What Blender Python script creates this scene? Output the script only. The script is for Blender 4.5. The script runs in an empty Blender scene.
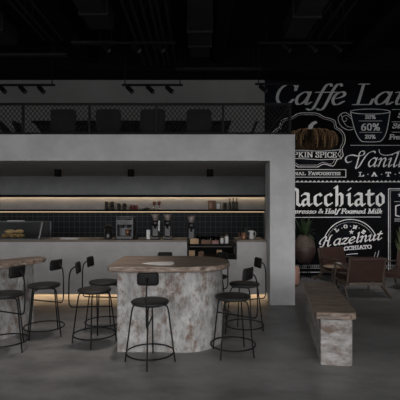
import bpy, math, random
from math import pi, sin, cos, radians as R
from mathutils import Vector as V, Matrix

random.seed(7)
S = bpy.context.scene
C = S.collection
F, HX, HY, EYE = 410.0, 200.0, 210.0, 1.63        # lens in pixels, vanishing point, eye height


def px(x, Y):
    return (x - HX) * Y / F


def pz(y, Y):
    return EYE + (HY - y) * Y / F


# ------------------------------------------------------------------ materials
def mat(name, col, rough=0.6, metal=0.0, col2=None, scale=4.0, detail=6.0, stretch=(1, 1, 1), bump=0.0, lo=0.35, hi=0.65,
        emit=None, power=0.0, spec=0.5):
    m = bpy.data.materials.new(name)
    m.use_nodes = True
    nt = m.node_tree
    b = nt.nodes['Principled BSDF']
    b.inputs['Base Color'].default_value = (*col, 1)
    b.inputs['Roughness'].default_value = rough
    b.inputs['Metallic'].default_value = metal
    b.inputs['Specular IOR Level'].default_value = spec
    if emit:
        b.inputs['Emission Color'].default_value = (*emit, 1)
        b.inputs['Emission Strength'].default_value = power
    if col2 or bump:
        tc = nt.nodes.new('ShaderNodeTexCoord')
        mp = nt.nodes.new('ShaderNodeMapping')
        mp.inputs['Scale'].default_value = stretch
        nz = nt.nodes.new('ShaderNodeTexNoise')
        nz.inputs['Scale'].default_value = scale
        nz.inputs['Detail'].default_value = detail
        nz.inputs['Roughness'].default_value = 0.62
        nt.links.new(tc.outputs['Object'], mp.inputs['Vector'])
        nt.links.new(mp.outputs['Vector'], nz.inputs['Vector'])
        if col2:
            rp = nt.nodes.new('ShaderNodeValToRGB')
            rp.color_ramp.elements[0].position = lo
            rp.color_ramp.elements[1].position = hi
            rp.color_ramp.elements[0].color = (*col, 1)
            rp.color_ramp.elements[1].color = (*col2, 1)
            nt.links.new(nz.outputs['Fac'], rp.inputs['Fac'])
            nt.links.new(rp.outputs['Color'], b.inputs['Base Color'])
        if bump:
            bp = nt.nodes.new('ShaderNodeBump')
            bp.inputs['Strength'].default_value = bump
            bp.inputs['Distance'].default_value = 0.01
            nt.links.new(nz.outputs['Fac'], bp.inputs['Height'])
            nt.links.new(bp.outputs['Normal'], b.inputs['Normal'])
    return m


def layered(name, base, base2, patch, scale1, scale2, lo, hi, rough, stretch=(1, 1, 1), bump=0.3, patch2=None):
    """two noises: a mottled ground with worn patches over it"""
    m = mat(name, base, rough, col2=base2, scale=scale1, stretch=stretch, bump=bump)
    nt = m.node_tree
    b = nt.nodes['Principled BSDF']
    src = b.inputs['Base Color'].links[0].from_socket
    tc = nt.nodes['Texture Coordinate']

    def over(src, colour, sc, lo, hi, w):
        nz = nt.nodes.new('ShaderNodeTexNoise')
        nz.inputs['Scale'].default_value = sc
        nz.inputs['Detail'].default_value = 8
        nz.inputs['Roughness'].default_value = 0.7
        mp = nt.nodes.new('ShaderNodeMapping')
        mp.inputs['Scale'].default_value = stretch
        mp.inputs['Location'].default_value = (w, w * 2, w * 3)
        nt.links.new(tc.outputs['Object'], mp.inputs['Vector'])
        nt.links.new(mp.outputs['Vector'], nz.inputs['Vector'])
        rp = nt.nodes.new('ShaderNodeValToRGB')
        rp.color_ramp.elements[0].position = lo
        rp.color_ramp.elements[1].position = hi
        nt.links.new(nz.outputs['Fac'], rp.inputs['Fac'])
        mx = nt.nodes.new('ShaderNodeMix')
        mx.data_type = 'RGBA'
        nt.links.new(rp.outputs['Color'], mx.inputs[0])
        nt.links.new(src, mx.inputs[6])
        mx.inputs[7].default_value = (*colour, 1)
        return mx.outputs[2]
    out = over(src, patch, scale2, lo, hi, 3.1)
    if patch2:
        out = over(out, patch2, scale2 * 1.9, lo + 0.02, hi + 0.04, 9.7)
    nt.links.new(out, b.inputs['Base Color'])
    return m


M = {}
M['floor'] = layered('floor_concrete', (0.082, 0.08, 0.0805), (0.16, 0.156, 0.156), (0.24, 0.232, 0.229), 1.6, 0.8, 0.45, 0.7, 0.4, bump=0.04, stretch=(0.8, 1.5, 1))
M['concrete'] = mat('facade_microcement', (0.36, 0.36, 0.366), 0.8, col2=(0.49, 0.49, 0.494), scale=2.2, detail=12, bump=0.05, lo=0.3, hi=0.7)
M['upper'] = mat('upper_wall_plaster', (0.21, 0.207, 0.205), 0.85, col2=(0.25, 0.247, 0.245), scale=1.1, detail=8, bump=0.05)
M['cafe_wall'] = mat('cafe_wall_plaster', (0.195, 0.198, 0.205), 0.85, col2=(0.245, 0.248, 0.254), scale=1.6, detail=8)
M['cafe_ceiling'] = mat('cafe_ceiling_plaster', (0.38, 0.36, 0.342), 0.85, col2=(0.44, 0.418, 0.398), scale=1.5)
M['counter'] = mat('counter_cement', (0.27, 0.258, 0.258), 0.8, col2=(0.36, 0.347, 0.345), scale=2.4, detail=8, bump=0.05, lo=0.3, hi=0.7)
M['worktop'] = mat('worktop_dark', (0.085, 0.065, 0.053), 0.5, col2=(0.12, 0.092, 0.076), scale=6, stretch=(0.3, 3, 3))
M['ceil'] = mat('ceiling_black_paint', (0.0045, 0.0045, 0.0048), 0.95, col2=(0.006, 0.006, 0.0062), scale=2, spec=0.1)
M['beam'] = mat('beam_dark_paint', (0.005, 0.005, 0.0052), 0.9, spec=0.1)
M['duct'] = mat('duct_grey_metal', (0.016, 0.016, 0.0164), 0.75, col2=(0.021, 0.021, 0.0213), scale=3, spec=0.12)
M['pipe'] = mat('pipe_grey_paint', (0.018, 0.018, 0.018), 0.7, spec=0.15)
M['steel'] = mat('black_steel', (0.004, 0.004, 0.0042), 0.55, spec=0.18)
M['rail'] = mat('railing_dark_steel', (0.007, 0.007, 0.0073), 0.65, spec=0.2)
M['wire'] = mat('wire_mesh_steel', (0.016, 0.016, 0.016), 0.75, spec=0.2)
M['seat'] = mat('stool_black_leather', (0.009, 0.0088, 0.0088), 0.55, col2=(0.015, 0.0145, 0.0143), scale=30, bump=0.08, spec=0.3)
M['pad'] = mat('stool_pad_leather', (0.006, 0.006, 0.0063), 0.65, spec=0.2)
M['fabric'] = mat('office_chair_fabric', (0.017, 0.017, 0.0175), 0.9, col2=(0.022, 0.022, 0.0225), scale=40)
M['dark'] = mat('dark_laminate', (0.006, 0.006, 0.0062), 0.75, spec=0.15)
M['patina'] = layered('worn_plaster', (0.19, 0.186, 0.182), (0.38, 0.372, 0.365), (0.125, 0.084, 0.066), 6.5, 8.0, 0.5, 0.64, 0.85,
                      stretch=(1.2, 1.2, 0.75), bump=0.4, patch2=(0.14, 0.132, 0.128))
M['patina_worn'] = layered('worn_brown_plaster', (0.17, 0.163, 0.157), (0.32, 0.31, 0.303), (0.1, 0.069, 0.055), 6.0, 6.0, 0.48, 0.62, 0.85,
                           stretch=(0.7, 0.7, 1.5), bump=0.4, patch2=(0.12, 0.112, 0.108))
M['wood'] = layered('reclaimed_wood', (0.135, 0.092, 0.068), (0.225, 0.158, 0.116), (0.07, 0.049, 0.039), 6.0, 3.8, 0.46, 0.62, 0.5,
                    stretch=(0.5, 3.2, 3), bump=0.25, patch2=(0.33, 0.275, 0.23))
M['reflection_patch'] = mat('painted_reflection', (0.72, 0.7, 0.67), 0.4, col2=(0.85, 0.83, 0.8), scale=6)  # pale colour standing in for light reflected off the tabletop
M['led'] = mat('led_warm', (1, 0.85, 0.65), 0.5, emit=(1.0, 0.72, 0.43), power=17.0)
M['ledlow'] = mat('led_low_warm', (1, 0.85, 0.65), 0.5, emit=(1.0, 0.72, 0.43), power=0.9)
M['ledkick'] = mat('led_kick_warm', (1, 0.85, 0.65), 0.5, emit=(1.0, 0.72, 0.43), power=11.0)
M['kick'] = mat('kick_panel', (0.5, 0.44, 0.36), 0.7)
M['shelf'] = mat('shelf_black', (0.0045, 0.0042, 0.004), 0.7, spec=0.12)
M['mural'] = layered('mural_chalkboard', (0.003, 0.003, 0.0034), (0.0052, 0.0053, 0.006), (0.011, 0.0125, 0.02), 2.0, 0.9, 0.46, 0.7, 0.8, bump=0.02)
M['mural'].node_tree.nodes['Principled BSDF'].inputs['Specular IOR Level'].default_value = 0.06
M['chalk'] = mat('chalk_paint', (0.66, 0.66, 0.665), 0.85, col2=(0.8, 0.8, 0.8), scale=14, lo=0.3, hi=0.6, spec=0.1)
M['chalkdim'] = mat('chalk_paint_thin', (0.5, 0.5, 0.505), 0.85, col2=(0.62, 0.62, 0.625), scale=14, spec=0.1)
M['pumpkin'] = mat('pumpkin_paint', (0.012, 0.009, 0.007), 0.85, col2=(0.07, 0.043, 0.022), scale=7, stretch=(2, 1, 0.6), lo=0.4, hi=0.65, spec=0.05)
M['pumpline'] = mat('pumpkin_line_paint', (0.4, 0.26, 0.14), 0.85, col2=(0.19, 0.12, 0.065), scale=16, spec=0.05)
M['cupfill'] = mat('cup_paint', (0.012, 0.0135, 0.02), 0.85, spec=0.05)
M['leather'] = mat('brown_leather', (0.032, 0.0135, 0.0098), 0.5, col2=(0.045, 0.02, 0.0145), scale=5, bump=0.06)
M['chairwood'] = mat('walnut_frame', (0.062, 0.044, 0.034), 0.5, col2=(0.085, 0.061, 0.047), scale=6, stretch=(1, 1, 4))
M['tablewood'] = mat('side_table_wood', (0.2, 0.145, 0.1), 0.5, col2=(0.26, 0.19, 0.13), scale=5, stretch=(4, 1, 1))
M['white'] = mat('white_ceramic', (0.46, 0.46, 0.455), 0.4)
M['black'] = mat('black_gloss', (0.012, 0.012, 0.013), 0.3)
M['chrome'] = mat('chrome', (0.05, 0.05, 0.052), 0.36, metal=1.0)
M['copper'] = mat('copper', (0.16, 0.075, 0.042), 0.45, metal=0.3)
M['red'] = mat('maroon_ceramic', (0.13, 0.03, 0.027), 0.4)
M['carton'] = mat('brown_carton', (0.14, 0.07, 0.035), 0.7, col2=(0.08, 0.042, 0.024), scale=20)
M['boxwood'] = mat('light_box_wood', (0.4, 0.26, 0.13), 0.6, col2=(0.3, 0.19, 0.1), scale=8, stretch=(1, 5, 1))
M['hopper'] = mat('smoky_hopper', (0.16, 0.13, 0.12), 0.15)
M['crust'] = mat('pastry_crust', (0.75, 0.52, 0.25), 0.5, col2=(0.5, 0.3, 0.12), scale=14)
M['casegrey'] = mat('case_grey_panel', (0.085, 0.087, 0.09), 0.7)
M['casetrim'] = mat('case_trim_satin', (0.3, 0.3, 0.3), 0.5)
M['leaf'] = mat('leaf_green', (0.022, 0.042, 0.016), 0.5, col2=(0.036, 0.06, 0.025), scale=6)
M['leafpale'] = mat('leaf_pale_green', (0.2, 0.22, 0.12), 0.5, col2=(0.1, 0.13, 0.06), scale=7)
M['pot'] = mat('pot_brown', (0.032, 0.0175, 0.0155), 0.6, col2=(0.043, 0.024, 0.021), scale=4)
M['weave'] = mat('pot_weave', (0.11, 0.08, 0.06), 0.8, col2=(0.035, 0.024, 0.02), scale=18, stretch=(1, 1, 6))
M['tan'] = mat('tan_leather', (0.36, 0.2, 0.16), 0.6)
M['screen'] = mat('laptop_grey', (0.06, 0.06, 0.062), 0.5)
M['coffee'] = mat('roast_beans', (0.05, 0.025, 0.015), 0.6)


def glass_mat(name, col, rough=0.02):
    m = bpy.data.materials.new(name)
    m.use_nodes = True
    b = m.node_tree.nodes['Principled BSDF']
    b.inputs['Base Color'].default_value = (*col, 1)
    b.inputs['Roughness'].default_value = rough
    b.inputs['Transmission Weight'].default_value = 1.0
    b.inputs['IOR'].default_value = 1.45
    return m


M['glass'] = glass_mat('clear_glass', (0.96, 0.97, 0.97))
M['smoke'] = glass_mat('dark_red_glass', (0.35, 0.2, 0.18))


def tile_mat():
    m = bpy.data.materials.new('dark_wall_tiles')
    m.use_nodes = True
    nt = m.node_tree
    b = nt.nodes['Principled BSDF']
    b.inputs['Roughness'].default_value = 0.6
    b.inputs['Specular IOR Level'].default_value = 0.15
    tc = nt.nodes.new('ShaderNodeTexCoord')
    sp = nt.nodes.new('ShaderNodeSeparateXYZ')
    cb = nt.nodes.new('ShaderNodeCombineXYZ')
    br = nt.nodes.new('ShaderNodeTexBrick')
    br.offset = 0.0
    br.inputs['Scale'].default_value = 1.0
    br.inputs['Brick Width'].default_value = 0.13
    br.inputs['Row Height'].default_value = 0.134
    br.inputs['Mortar Size'].default_value = 0.006
    br.inputs['Mortar Smooth'].default_value = 0.1
    br.inputs['Color1'].default_value = (0.011, 0.0135, 0.0165, 1)
    br.inputs['Color2'].default_value = (0.0145, 0.0175, 0.021, 1)
    br.inputs['Mortar'].default_value = (0.06, 0.06, 0.06, 1)
    nt.links.new(tc.outputs['Object'], sp.inputs[0])
    nt.links.new(sp.outputs['X'], cb.inputs['X'])
    nt.links.new(sp.outputs['Z'], cb.inputs['Y'])
    nt.links.new(cb.outputs[0], br.inputs['Vector'])
    nt.links.new(br.outputs['Color'], b.inputs['Base Color'])
    return m


M['tile'] = tile_mat()


# ------------------------------------------------------------------ mesh builder
class MB:
    def __init__(s):
        s.v, s.f, s.sm = [], [], []

    def add(s, vs, fs, smooth=False):
        n = len(s.v)
        s.v += [tuple(p) for p in vs]
        for f in fs:
            s.f.append([i + n for i in f])
            s.sm.append(smooth)
        return s

    def box(s, x0, x1, y0, y1, z0, z1, mx=None):
        vs = [V((x, y, z)) for x in (x0, x1) for y in (y0, y1) for z in (z0, z1)]
        if mx:
            vs = [mx @ p for p in vs]
        return s.add(vs, [(0, 1, 3, 2), (4, 6, 7, 5), (0, 4, 5, 1), (2, 3, 7, 6), (0, 2, 6, 4), (1, 5, 7, 3)])

    def bar(s, a, b, w, h, up=(0, 0, 1)):
        """a rectangular bar from a to b"""
        a, b = V(a), V(b)
        d = (b - a).normalized()
        u = V(up)
        if abs(d.dot(u)) > 0.98:
            u = V((1, 0, 0))
        sd = d.cross(u).normalized()
        u = sd.cross(d)
        q = [(-w / 2, -h / 2), (w / 2, -h / 2), (w / 2, h / 2), (-w / 2, h / 2)]
        vs = [a + sd * i + u * j for i, j in q] + [b + sd * i + u * j for i, j in q]
        return s.add(vs, [(3, 2, 1, 0), (4, 5, 6, 7), (0, 1, 5, 4), (1, 2, 6, 5), (2, 3, 7, 6), (3, 0, 4, 7)])

    def tube(s, path, r, n=8, closed=False, cap=True):
        pts = [V(p) for p in path]
        k = len(pts)
        rr = r if isinstance(r, (list, tuple)) else [r] * k
        vs, prev = [], None
        for i, p in enumerate(pts):
            if closed:
                d = pts[(i + 1) % k] - pts[i - 1]
            else:
                d = pts[min(i + 1, k - 1)] - pts[max(i - 1, 0)]
            d.normalize()
            if prev is None:
                u = V((0, 0, 1)) if abs(d.z) < 0.9 else V((1, 0, 0))
            else:
                u = prev
            u = (u - d * u.dot(d)).normalized()
            prev = u
            w = d.cross(u)
            vs += [p + (u * cos(2 * pi * j / n) + w * sin(2 * pi * j / n)) * rr[i] for j in range(n)]
        fs = []
        for i in range(k if closed else k - 1):
            a, b = i * n, ((i + 1) % k) * n
            fs += [(a + j, a + (j + 1) % n, b + (j + 1) % n, b + j) for j in range(n)]
        s.add(vs, fs, True)
        if cap and not closed:
            s.add(vs[:n], [tuple(range(n - 1, -1, -1))])
            s.add(vs[-n:], [tuple(range(n))])
        return s

    def lathe(s, prof, c=(0, 0, 0), n=28, smooth=True):
        vs = []
        for r, z in prof:
            vs += [(c[0] + r * cos(2 * pi * j / n), c[1] + r * sin(2 * pi * j / n), c[2] + z) for j in range(n)]
        fs = []
        for i in range(len(prof) - 1):
            fs += [(i * n + j, i * n + (j + 1) % n, (i + 1) * n + (j + 1) % n, (i + 1) * n + j) for j in range(n)]
        s.add(vs, fs, smooth)
        if prof[0][0] > 1e-5:
            s.add(vs[:n], [tuple(range(n - 1, -1, -1))])
        if prof[-1][0] > 1e-5:
            s.add(vs[-n:], [tuple(range(n))])
        return s

    def prism(s, out, z0, z1, smooth=False):
        n = len(out)
        vs = [(x, y, z0) for x, y in out] + [(x, y, z1) for x, y in out]
        s.add(vs, [tuple(range(n - 1, -1, -1)), tuple(range(n, 2 * n))])
        s.add(vs, [(i, (i + 1) % n, (i + 1) % n + n, i + n) for i in range(n)], smooth)
        return s

    def slab(s, out, z0, z1, wob=0.0, b=0.012):
        """a slab with softened edges and an uneven rim"""
        n = len(out)
        cx = sum(p[0] for p in out) / n
        cy = sum(p[1] for p in out) / n
        rings = [(z0, b), (z0 + b, 0.0), (z0 * 0.5 + z1 * 0.5, 0.004), (z1 - b, 0.0), (z1, b)]
        vs = []
        for z, ins in rings:
            for i, (x, y) in enumerate(out):
                d = math.hypot(x - cx, y - cy)
                k = 1 - (ins + random.uniform(0, wob)) / d
                vs.append((cx + (x - cx) * k, cy + (y - cy) * k, z))
        fs = []
        for q in range(len(rings) - 1):
            fs += [(q * n + i, q * n + (i + 1) % n, (q + 1) * n + (i + 1) % n, (q + 1) * n + i) for i in range(n)]
        s.add(vs, fs)
        m = (len(rings) - 1) * n
        s.add(vs, [tuple(range(n - 1, -1, -1)), tuple(range(m, m + n))])
        return s

    def ball(s, c, rx, ry, rz, n=16, m=10):
        vs, fs = [], []
        for i in range(m + 1):
            t = pi * i / m
            vs += [(c[0] + rx * sin(t) * cos(2 * pi * j / n), c[1] + ry * sin(t) * sin(2 * pi * j / n), c[2] + rz * cos(t)) for j in range(n)]
        for i in range(m):
            fs += [(i * n + j, (i + 1) * n + j, (i + 1) * n + (j + 1) % n, i * n + (j + 1) % n) for j in range(n)]
        return s.add(vs, fs, True)

    def build(s, name, m, parent=None, loc=None, bevel=0.0):
        me = bpy.data.meshes.new(name)
        me.from_pydata(s.v, [], s.f)
        me.polygons.foreach_set('use_smooth', s.sm)
        me.materials.append(m)
        me.validate()
        me.update()
        o = bpy.data.objects.new(name, me)
        C.objects.link(o)
        if parent:
            o.parent = parent
        if loc:
            o.location = loc
        if bevel:
            md = o.modifiers.new('bevel', 'BEVEL')
            md.width = bevel
            md.segments = 2
            md.limit_method = 'ANGLE'
        return o


def tag(o, label=None, cat=None, group=None, kind=None):
    if label:
        o['label'] = label
    if cat:
        o['category'] = cat
    if group:
        o['group'] = group
    if kind:
        o['kind'] = kind
    return o


def thing(name, label, cat, loc=(0, 0, 0), rz=0.0, group=None):
    o = bpy.data.objects.new(name, None)
    o.empty_display_size = 0.1
    C.objects.link(o)
    o.location = loc
    o.rotation_euler = (0, 0, rz)
    return tag(o, label, cat, group)


def struct(o):
    o['kind'] = 'structure'
    return o


def copy_tree(o, parent=None):
    c = o.copy()
    C.objects.link(c)
    if parent:
        c.parent = parent
    for ch in [q for q in list(o.children)]:
        copy_tree(ch, c)
    return c


def clone(o, loc, rz, label, group=None):
    c = copy_tree(o)
    c.location = loc
    c.rotation_euler = (0, 0, rz)
    c['label'] = label
    if group:
        c['group'] = group
    return c


def cat_rom(pts, closed=False, k=5):
    p = [tuple(q) for q in pts]
    n = len(p)
    out = []
    for i in range(n if closed else n - 1):
        if closed:
            a, b, c, d = p[i - 1], p[i], p[(i + 1) % n], p[(i + 2) % n]
        else:
            a, b, c, d = p[max(i - 1, 0)], p[i], p[i + 1], p[min(i + 2, n - 1)]
        for j in range(k):
            t = j / k
            out.append(tuple(0.5 * (2 * b[q] + (c[q] - a[q]) * t + (2 * a[q] - 5 * b[q] + 4 * c[q] - d[q]) * t * t
                                    + (3 * b[q] - a[q] - 3 * c[q] + d[q]) * t ** 3) for q in range(len(b))))
    if not closed:
        out.append(p[-1])
    return out


# ------------------------------------------------------------------ room shell
FY, FT = 7.03, 0.5                                    # facade front and its thickness
BW = 10.2                                             # back wall
CZ, ZT, ZM = 2.475, 2.925, 2.62                        # cafe ceiling, top of facade, mezzanine floor
XL, XR = -6.5, 6.5
X1, X2 = px(270, FY), px(295, FY)                     # column
CEIL = 5.4

struct(MB().box(XL, XR, -2.5, BW + 0.2, -0.2, 0).build('floor', M['floor']))
struct(MB().box(XL, XR, -2.5, BW + 0.2, CEIL, CEIL + 0.2).build('ceiling', M['ceil']))
struct(MB().box(XL - 0.2, XL, -2.5, BW + 0.2, 0, CEIL).build('wall_left', M['cafe_wall']))
struct(MB().box(XR, XR + 0.2, -2.5, BW + 0.2, 0, CEIL).build('wall_right', M['cafe_wall']))
struct(MB().box(XL, XR, -2.7, -2.5, 4.05, CEIL + 0.2).build('light_baffle', M['ceil']))  # unseen header added behind the camera to cut sky light on facade and ceiling
# back wall: upper plaster, cafe plaster, tiles
XM = px(264.6, BW)                                    # mural begins
struct(MB().box(XL, XM, BW, BW + 0.2, 2.62, CEIL).build('wall_mezzanine', M['upper']))
struct(MB().box(XL, XR, BW + 0.02, BW + 0.2, 0, 2.6).build('wall_back', M['cafe_wall']))
struct(MB().box(XL, XM, BW, BW + 0.02, 1.6, 2.6).build('wall_cafe', M['cafe_wall']))
struct(MB().box(XL, XM - 0.02, BW - 0.012, BW + 0.02, 0.86, 1.6).build('wall_tiles', M['tile']))
struct(MB().box(XM, XR, BW, BW + 0.2, 0, CEIL).build('wall_lounge', M['mural']))
# facade: spandrel + column + return, one cast surround
fb = MB()
fb.box(XL, X2, FY, FY + FT, CZ, ZT)
fb.box(X1, X2, FY, FY + FT, 0, CZ)
struct(fb.build('wall_facade', M['concrete']))
struct(MB().box(XM + 0.0, X2, FY + FT, BW, 0, CZ).build('wall_partition', M['cafe_wall']))
struct(MB().box(XL, X2, FY + FT, BW, CZ, ZM).build('ceiling_cafe', M['cafe_ceiling']))
# dark beam in front of the back wall and the long beams overhead
struct(MB().box(XL, XR, 9.5, BW, pz(80, BW), CEIL).build('ceiling_beam', M['ceil']))
for cx_, w_ in ((-0.745, 0.3), (0.124, 0.26), (1.01, 0.34)):
    x = cx_ * 3.4
    struct(MB().box(x - w_ / 2, x + w_ / 2, -2.5, 9.5, 5.03, CEIL).build('ceiling_beam', M['beam'], bevel=0.005))

# ------------------------------------------------------------------ overhead services
def ceiling_pipe(x, z, y1, r, label, group):
    o = thing('ceiling_pipe', label, 'pipe', (x, 0, z), 0, group)
    MB().tube([(0, -2.4, 0), (0, y1, 0)], r, 10).build('pipe_run', M['pipe'], o)
    for y in (5.2, 7.0, 8.6):
        if y < y1:
            MB().tube([(0, y, 0.0), (0, y, CEIL - z)], 0.006, 6).build('hanger', M['pipe'], o)
    return o


ordn = ['leftmost', 'second from the left', 'third from the left', 'fourth from the left', 'fifth from the left', 'rightmost']
for i, p in enumerate((121, 130, 140, 149, 155.6, 165)):
    ceiling_pipe((p - 200) / 210 * 3.27, 4.9, 9.3, 0.022, ordn[i] + ' of six parallel grey pipes under the black ceiling centre', 'six parallel ceiling pipes')
for i, p in enumerate((8, 16.5, 30)):
    ceiling_pipe((p - 200) / 210 * 3.27, 4.9, 7.9, 0.02, ['leftmost', 'middle', 'rightmost'][i] + ' of three thin pipes along the ceiling at upper left', 'ceiling pipes at upper left')
for i, p in enumerate((332.5, 344, 357)):
    ceiling_pipe((p - 200) / 210 * 3.27, 4.9, 7.8, 0.02, ['leftmost', 'middle', 'rightmost'][i] + ' of three thin pipes along the ceiling above the mural', 'ceiling pipes at upper right')


def duct(x, w, y1, label, flange=None):
    o = thing('air_duct', label, 'duct', (x, 0, 4.8), 0, 'ventilation ducts')
    MB().box(-w / 2, w / 2, -2.4, y1, 0, 0.28).build('duct_body', M['duct'], o, bevel=0.008)
    for y in (flange or ()):
        MB().box(-w / 2 - 0.03, w / 2 + 0.03, y, y + 0.05, -0.03, 0.31).build('flange', M['duct'], o, bevel=0.004)
    for y in (5.8, 7.0):
        MB().tube([(w / 2 + 0.012, y, 0), (w / 2 + 0.012, y, 0.6)], 0.006, 6).build('hanger', M['pipe'], o)
    return o


duct(0.0, 0.4, 8.5, 'rectangular grey air duct at the middle of the ceiling', (7.25, 7.9))
duct((86 - 200) / 210 * 3.17, 0.42, 7.2, 'rectangular grey air duct left of the six ceiling pipes', (6.6,))
duct((316 - 200) / 210 * 3.17, 0.42, 7.6, 'rectangular grey air duct above the cup drawing', (6.7,))
duct(-3.75, 0.5, 7.9, 'rectangular grey air duct at the far left ceiling edge', (7.2,))


def tray(x0, x1, Y, z, label):
    o = thing('cable_tray', label, 'cable tray', ((x0 + x1) / 2, Y, z), 0)
    h = (x1 - x0) / 2
    MB().box(-h, h, -0.05, 0.05, 0, 0.012).box(-h, h, -0.056, -0.05, 0, 0.05).box(-h, h, 0.05, 0.056, 0, 0.05).build('channel', M['duct'], o)
    for s in (-0.8, 0.8):
        MB().tube([(h * s, 0, 0.012), (h * s, 0, CEIL - z)], 0.006, 6).build('hanger', M['pipe'], o)


tray(px(176, 9.2), px(262, 9.2), 9.2, 4.76, 'thin metal cable tray crossing the ceiling above the middle track light')
tray(px(-60, 8.2), px(67, 8.2), 8.2, 4.7, 'thin metal cable tray crossing the ceiling at upper left')
tray(px(72, 8.0), px(116, 8.0), 8.0, 4.86, 'short metal cable tray crossing below the left air duct')


def track_light(x0, x1, Y, z, heads, stems, label, tilt=0.78, hl=0.15, hr=0.047):
    o = thing('track_light', label, 'track light', ((x0 + x1) / 2, Y, z), 0, 'track lights')
    xc = (x0 + x1) / 2
    MB().box(x0 - xc, x1 - xc, -0.02, 0.02, -0.02, 0.02).build('rail', M['steel'], o, bevel=0.003)
    for x in stems:
        MB().tube([(x - xc, 0, 0.02), (x - xc, 0, CEIL - z)], 0.012, 8).build('stem', M['steel'], o)
    for x in heads:
        hx = x - xc
        d = V((sin(tilt), -0.25, -cos(tilt))).normalized()
        a = V((hx - 0.03, 0, -0.055))
        h = MB().tube([a - d * 0.03, a + d * hl], hr, 14).build('spotlight', M['steel'], o)
        MB().tube([(hx - 0.03, 0, -0.02), (hx - 0.03, 0, -0.06)], 0.012, 8).build('bracket', M['steel'], h)
        MB().tube([a + d * (hl - 0.002), a + d * (hl + 0.004)], hr * 0.82, 14).build('lens', M['screen'], h)
    return o


TY, TZ = 8.5, pz(85, 8.5)
track_light(px(-40, TY), px(55, TY), TY, TZ, [px(p, TY) for p in (-18, 2.5, 22.5, 41)], [px(52, TY), px(-30, TY)],
            'black track light with tilted spotlights over the mezzanine, leftmost track')
track_light(px(122, TY), px(183, TY), TY, TZ, [px(p, TY) for p in (129.5, 150, 169)], [px(125, TY), px(180, TY)],
            'black track light with three spotlights over the mezzanine, middle track')
track_light(px(255, TY), px(300, TY), TY, TZ + 0.02, [px(p, TY) for p in (262.5,)], [px(258.5, TY)],
            'black track light at the mezzanine end beside the mural')
T2Y, T2Z = 7.4, pz(43, 7.4)
track_light(px(92, T2Y), px(176, T2Y), T2Y, T2Z, [px(p, T2Y) for p in (106, 136, 160)], [px(100, T2Y), px(170, T2Y)],
            'high dark track light with three spotlights under the ceiling, left of the central duct', hl=0.14)
track_light(px(258, T2Y), px(352, T2Y), T2Y, T2Z, [px(p, T2Y) for p in (286, 312, 337)], [px(266, T2Y), px(345, T2Y)],
            'high dark track light with three spotlights under the ceiling, above the mural', hl=0.14)

# ------------------------------------------------------------------ mezzanine railing
rl = thing('mezzanine_railing', 'dark steel mezzanine railing with diamond wire mesh panels above the grey facade', 'railing', (0, 0, ZT))
RY = FY + 0.06
rx = X2 - 0.06
top = pz(104.2, RY) - ZT
posts = [px(p, RY) for p in (-110, -43.5, 23, 89.5, 156.5, 223, 290)]
MB().box(XL, rx + 0.02, RY - 0.02, RY + 0.02, top - 0.02, top + 0.02).build('top_rail', M['rail'], rl, bevel=0.003)
MB().box(XL, rx + 0.02, RY - 0.015, RY + 0.015, 0.02, 0.045).build('bottom_rail', M['rail'], rl)
MB().box(rx - 0.02, rx + 0.02, RY + 0.02, BW, top - 0.02, top + 0.02).build('top_rail', M['rail'], rl, bevel=0.003)
MB().box(rx - 0.015, rx + 0.015, RY + 0.02, BW, 0.02, 0.045).build('bottom_rail', M['rail'], rl)
for x in posts:
    MB().box(x - 0.018, x + 0.018, RY - 0.018, RY + 0.018, 0, top - 0.02).build('post', M['rail'], rl)
MB().box(rx - 0.018, rx + 0.018, BW - 0.06, BW - 0.02, 0, top - 0.02).build('post', M['rail'], rl)


def wire_panel(u0, u1, z0, z1, to3d, sx=0.076, r=0.0055):
    mb = MB()
    h = z1 - z0
    slope = 0.82                                      # horizontal travel per unit height
    run = h * slope
    k = u0 - run
    while k < u1:
        for dirn in (1, -1):
            a = [k, z0] if dirn == 1 else [k + run, z0]
            b = [k + run, z1] if dirn == 1 else [k, z1]
            pa, pb = a[:], b[:]
            for lim, sg in ((u0, 1), (u1, -1)):
                for p, q in ((pa, pb), (pb, pa)):
                    if (p[0] - lim) * sg < 0 and (q[0] - lim) * sg >= 0:
                        t = (lim - p[0]) / (q[0] - p[0])
                        p[1] += (q[1] - p[1]) * t
                        p[0] = lim
            if min(pa[0], pb[0]) >= u0 - 1e-6 and max(pa[0], pb[0]) <= u1 + 1e-6 and abs(pa[1] - pb[1]) > 0.01:
                mb.tube([to3d(*pa, dirn * 0.003), to3d(*pb, dirn * 0.003)], r, 4, cap=False)
        k += sx
    return mb


for a, b in zip(posts[1:-1], posts[2:]):
    wire_panel(a + 0.018, b - 0.018, 0.045, top - 0.02, lambda u, z, e: (u, RY + e, z)).build('wire_mesh', M['wire'], rl)

# ------------------------------------------------------------------ mezzanine furniture
def rounded_panel(w, z0, z1, r, y0, y1, bow=0.0):
    out = []
    for cx, cz, a0 in ((w / 2 - r, z1 - r, 0), (-w / 2 + r, z1 - r, pi / 2), (-w / 2 + r, z0 + r, pi), (w / 2 - r, z0 + r, 1.5 * pi)):
        out += [(cx + r * cos(a0 + i * pi / 8), cz + r * sin(a0 + i * pi / 8)) for i in range(5)]
    # split in strips so that the panel can bow
    mb = MB()
    n = len(out)

    def yb(x, y):
        return y + bow * (x / (w / 2)) ** 2
    vs = [(x, yb(x, y0), z) for x, z in out] + [(x, yb(x, y1), z) for x, z in out]
    mb.add(vs, [tuple(range(n)), tuple(range(2 * n - 1, n - 1, -1))])
    mb.add(vs, [((i + 1) % n, i, i + n, (i + 1) % n + n) for i in range(n)], True)
    return mb


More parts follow.
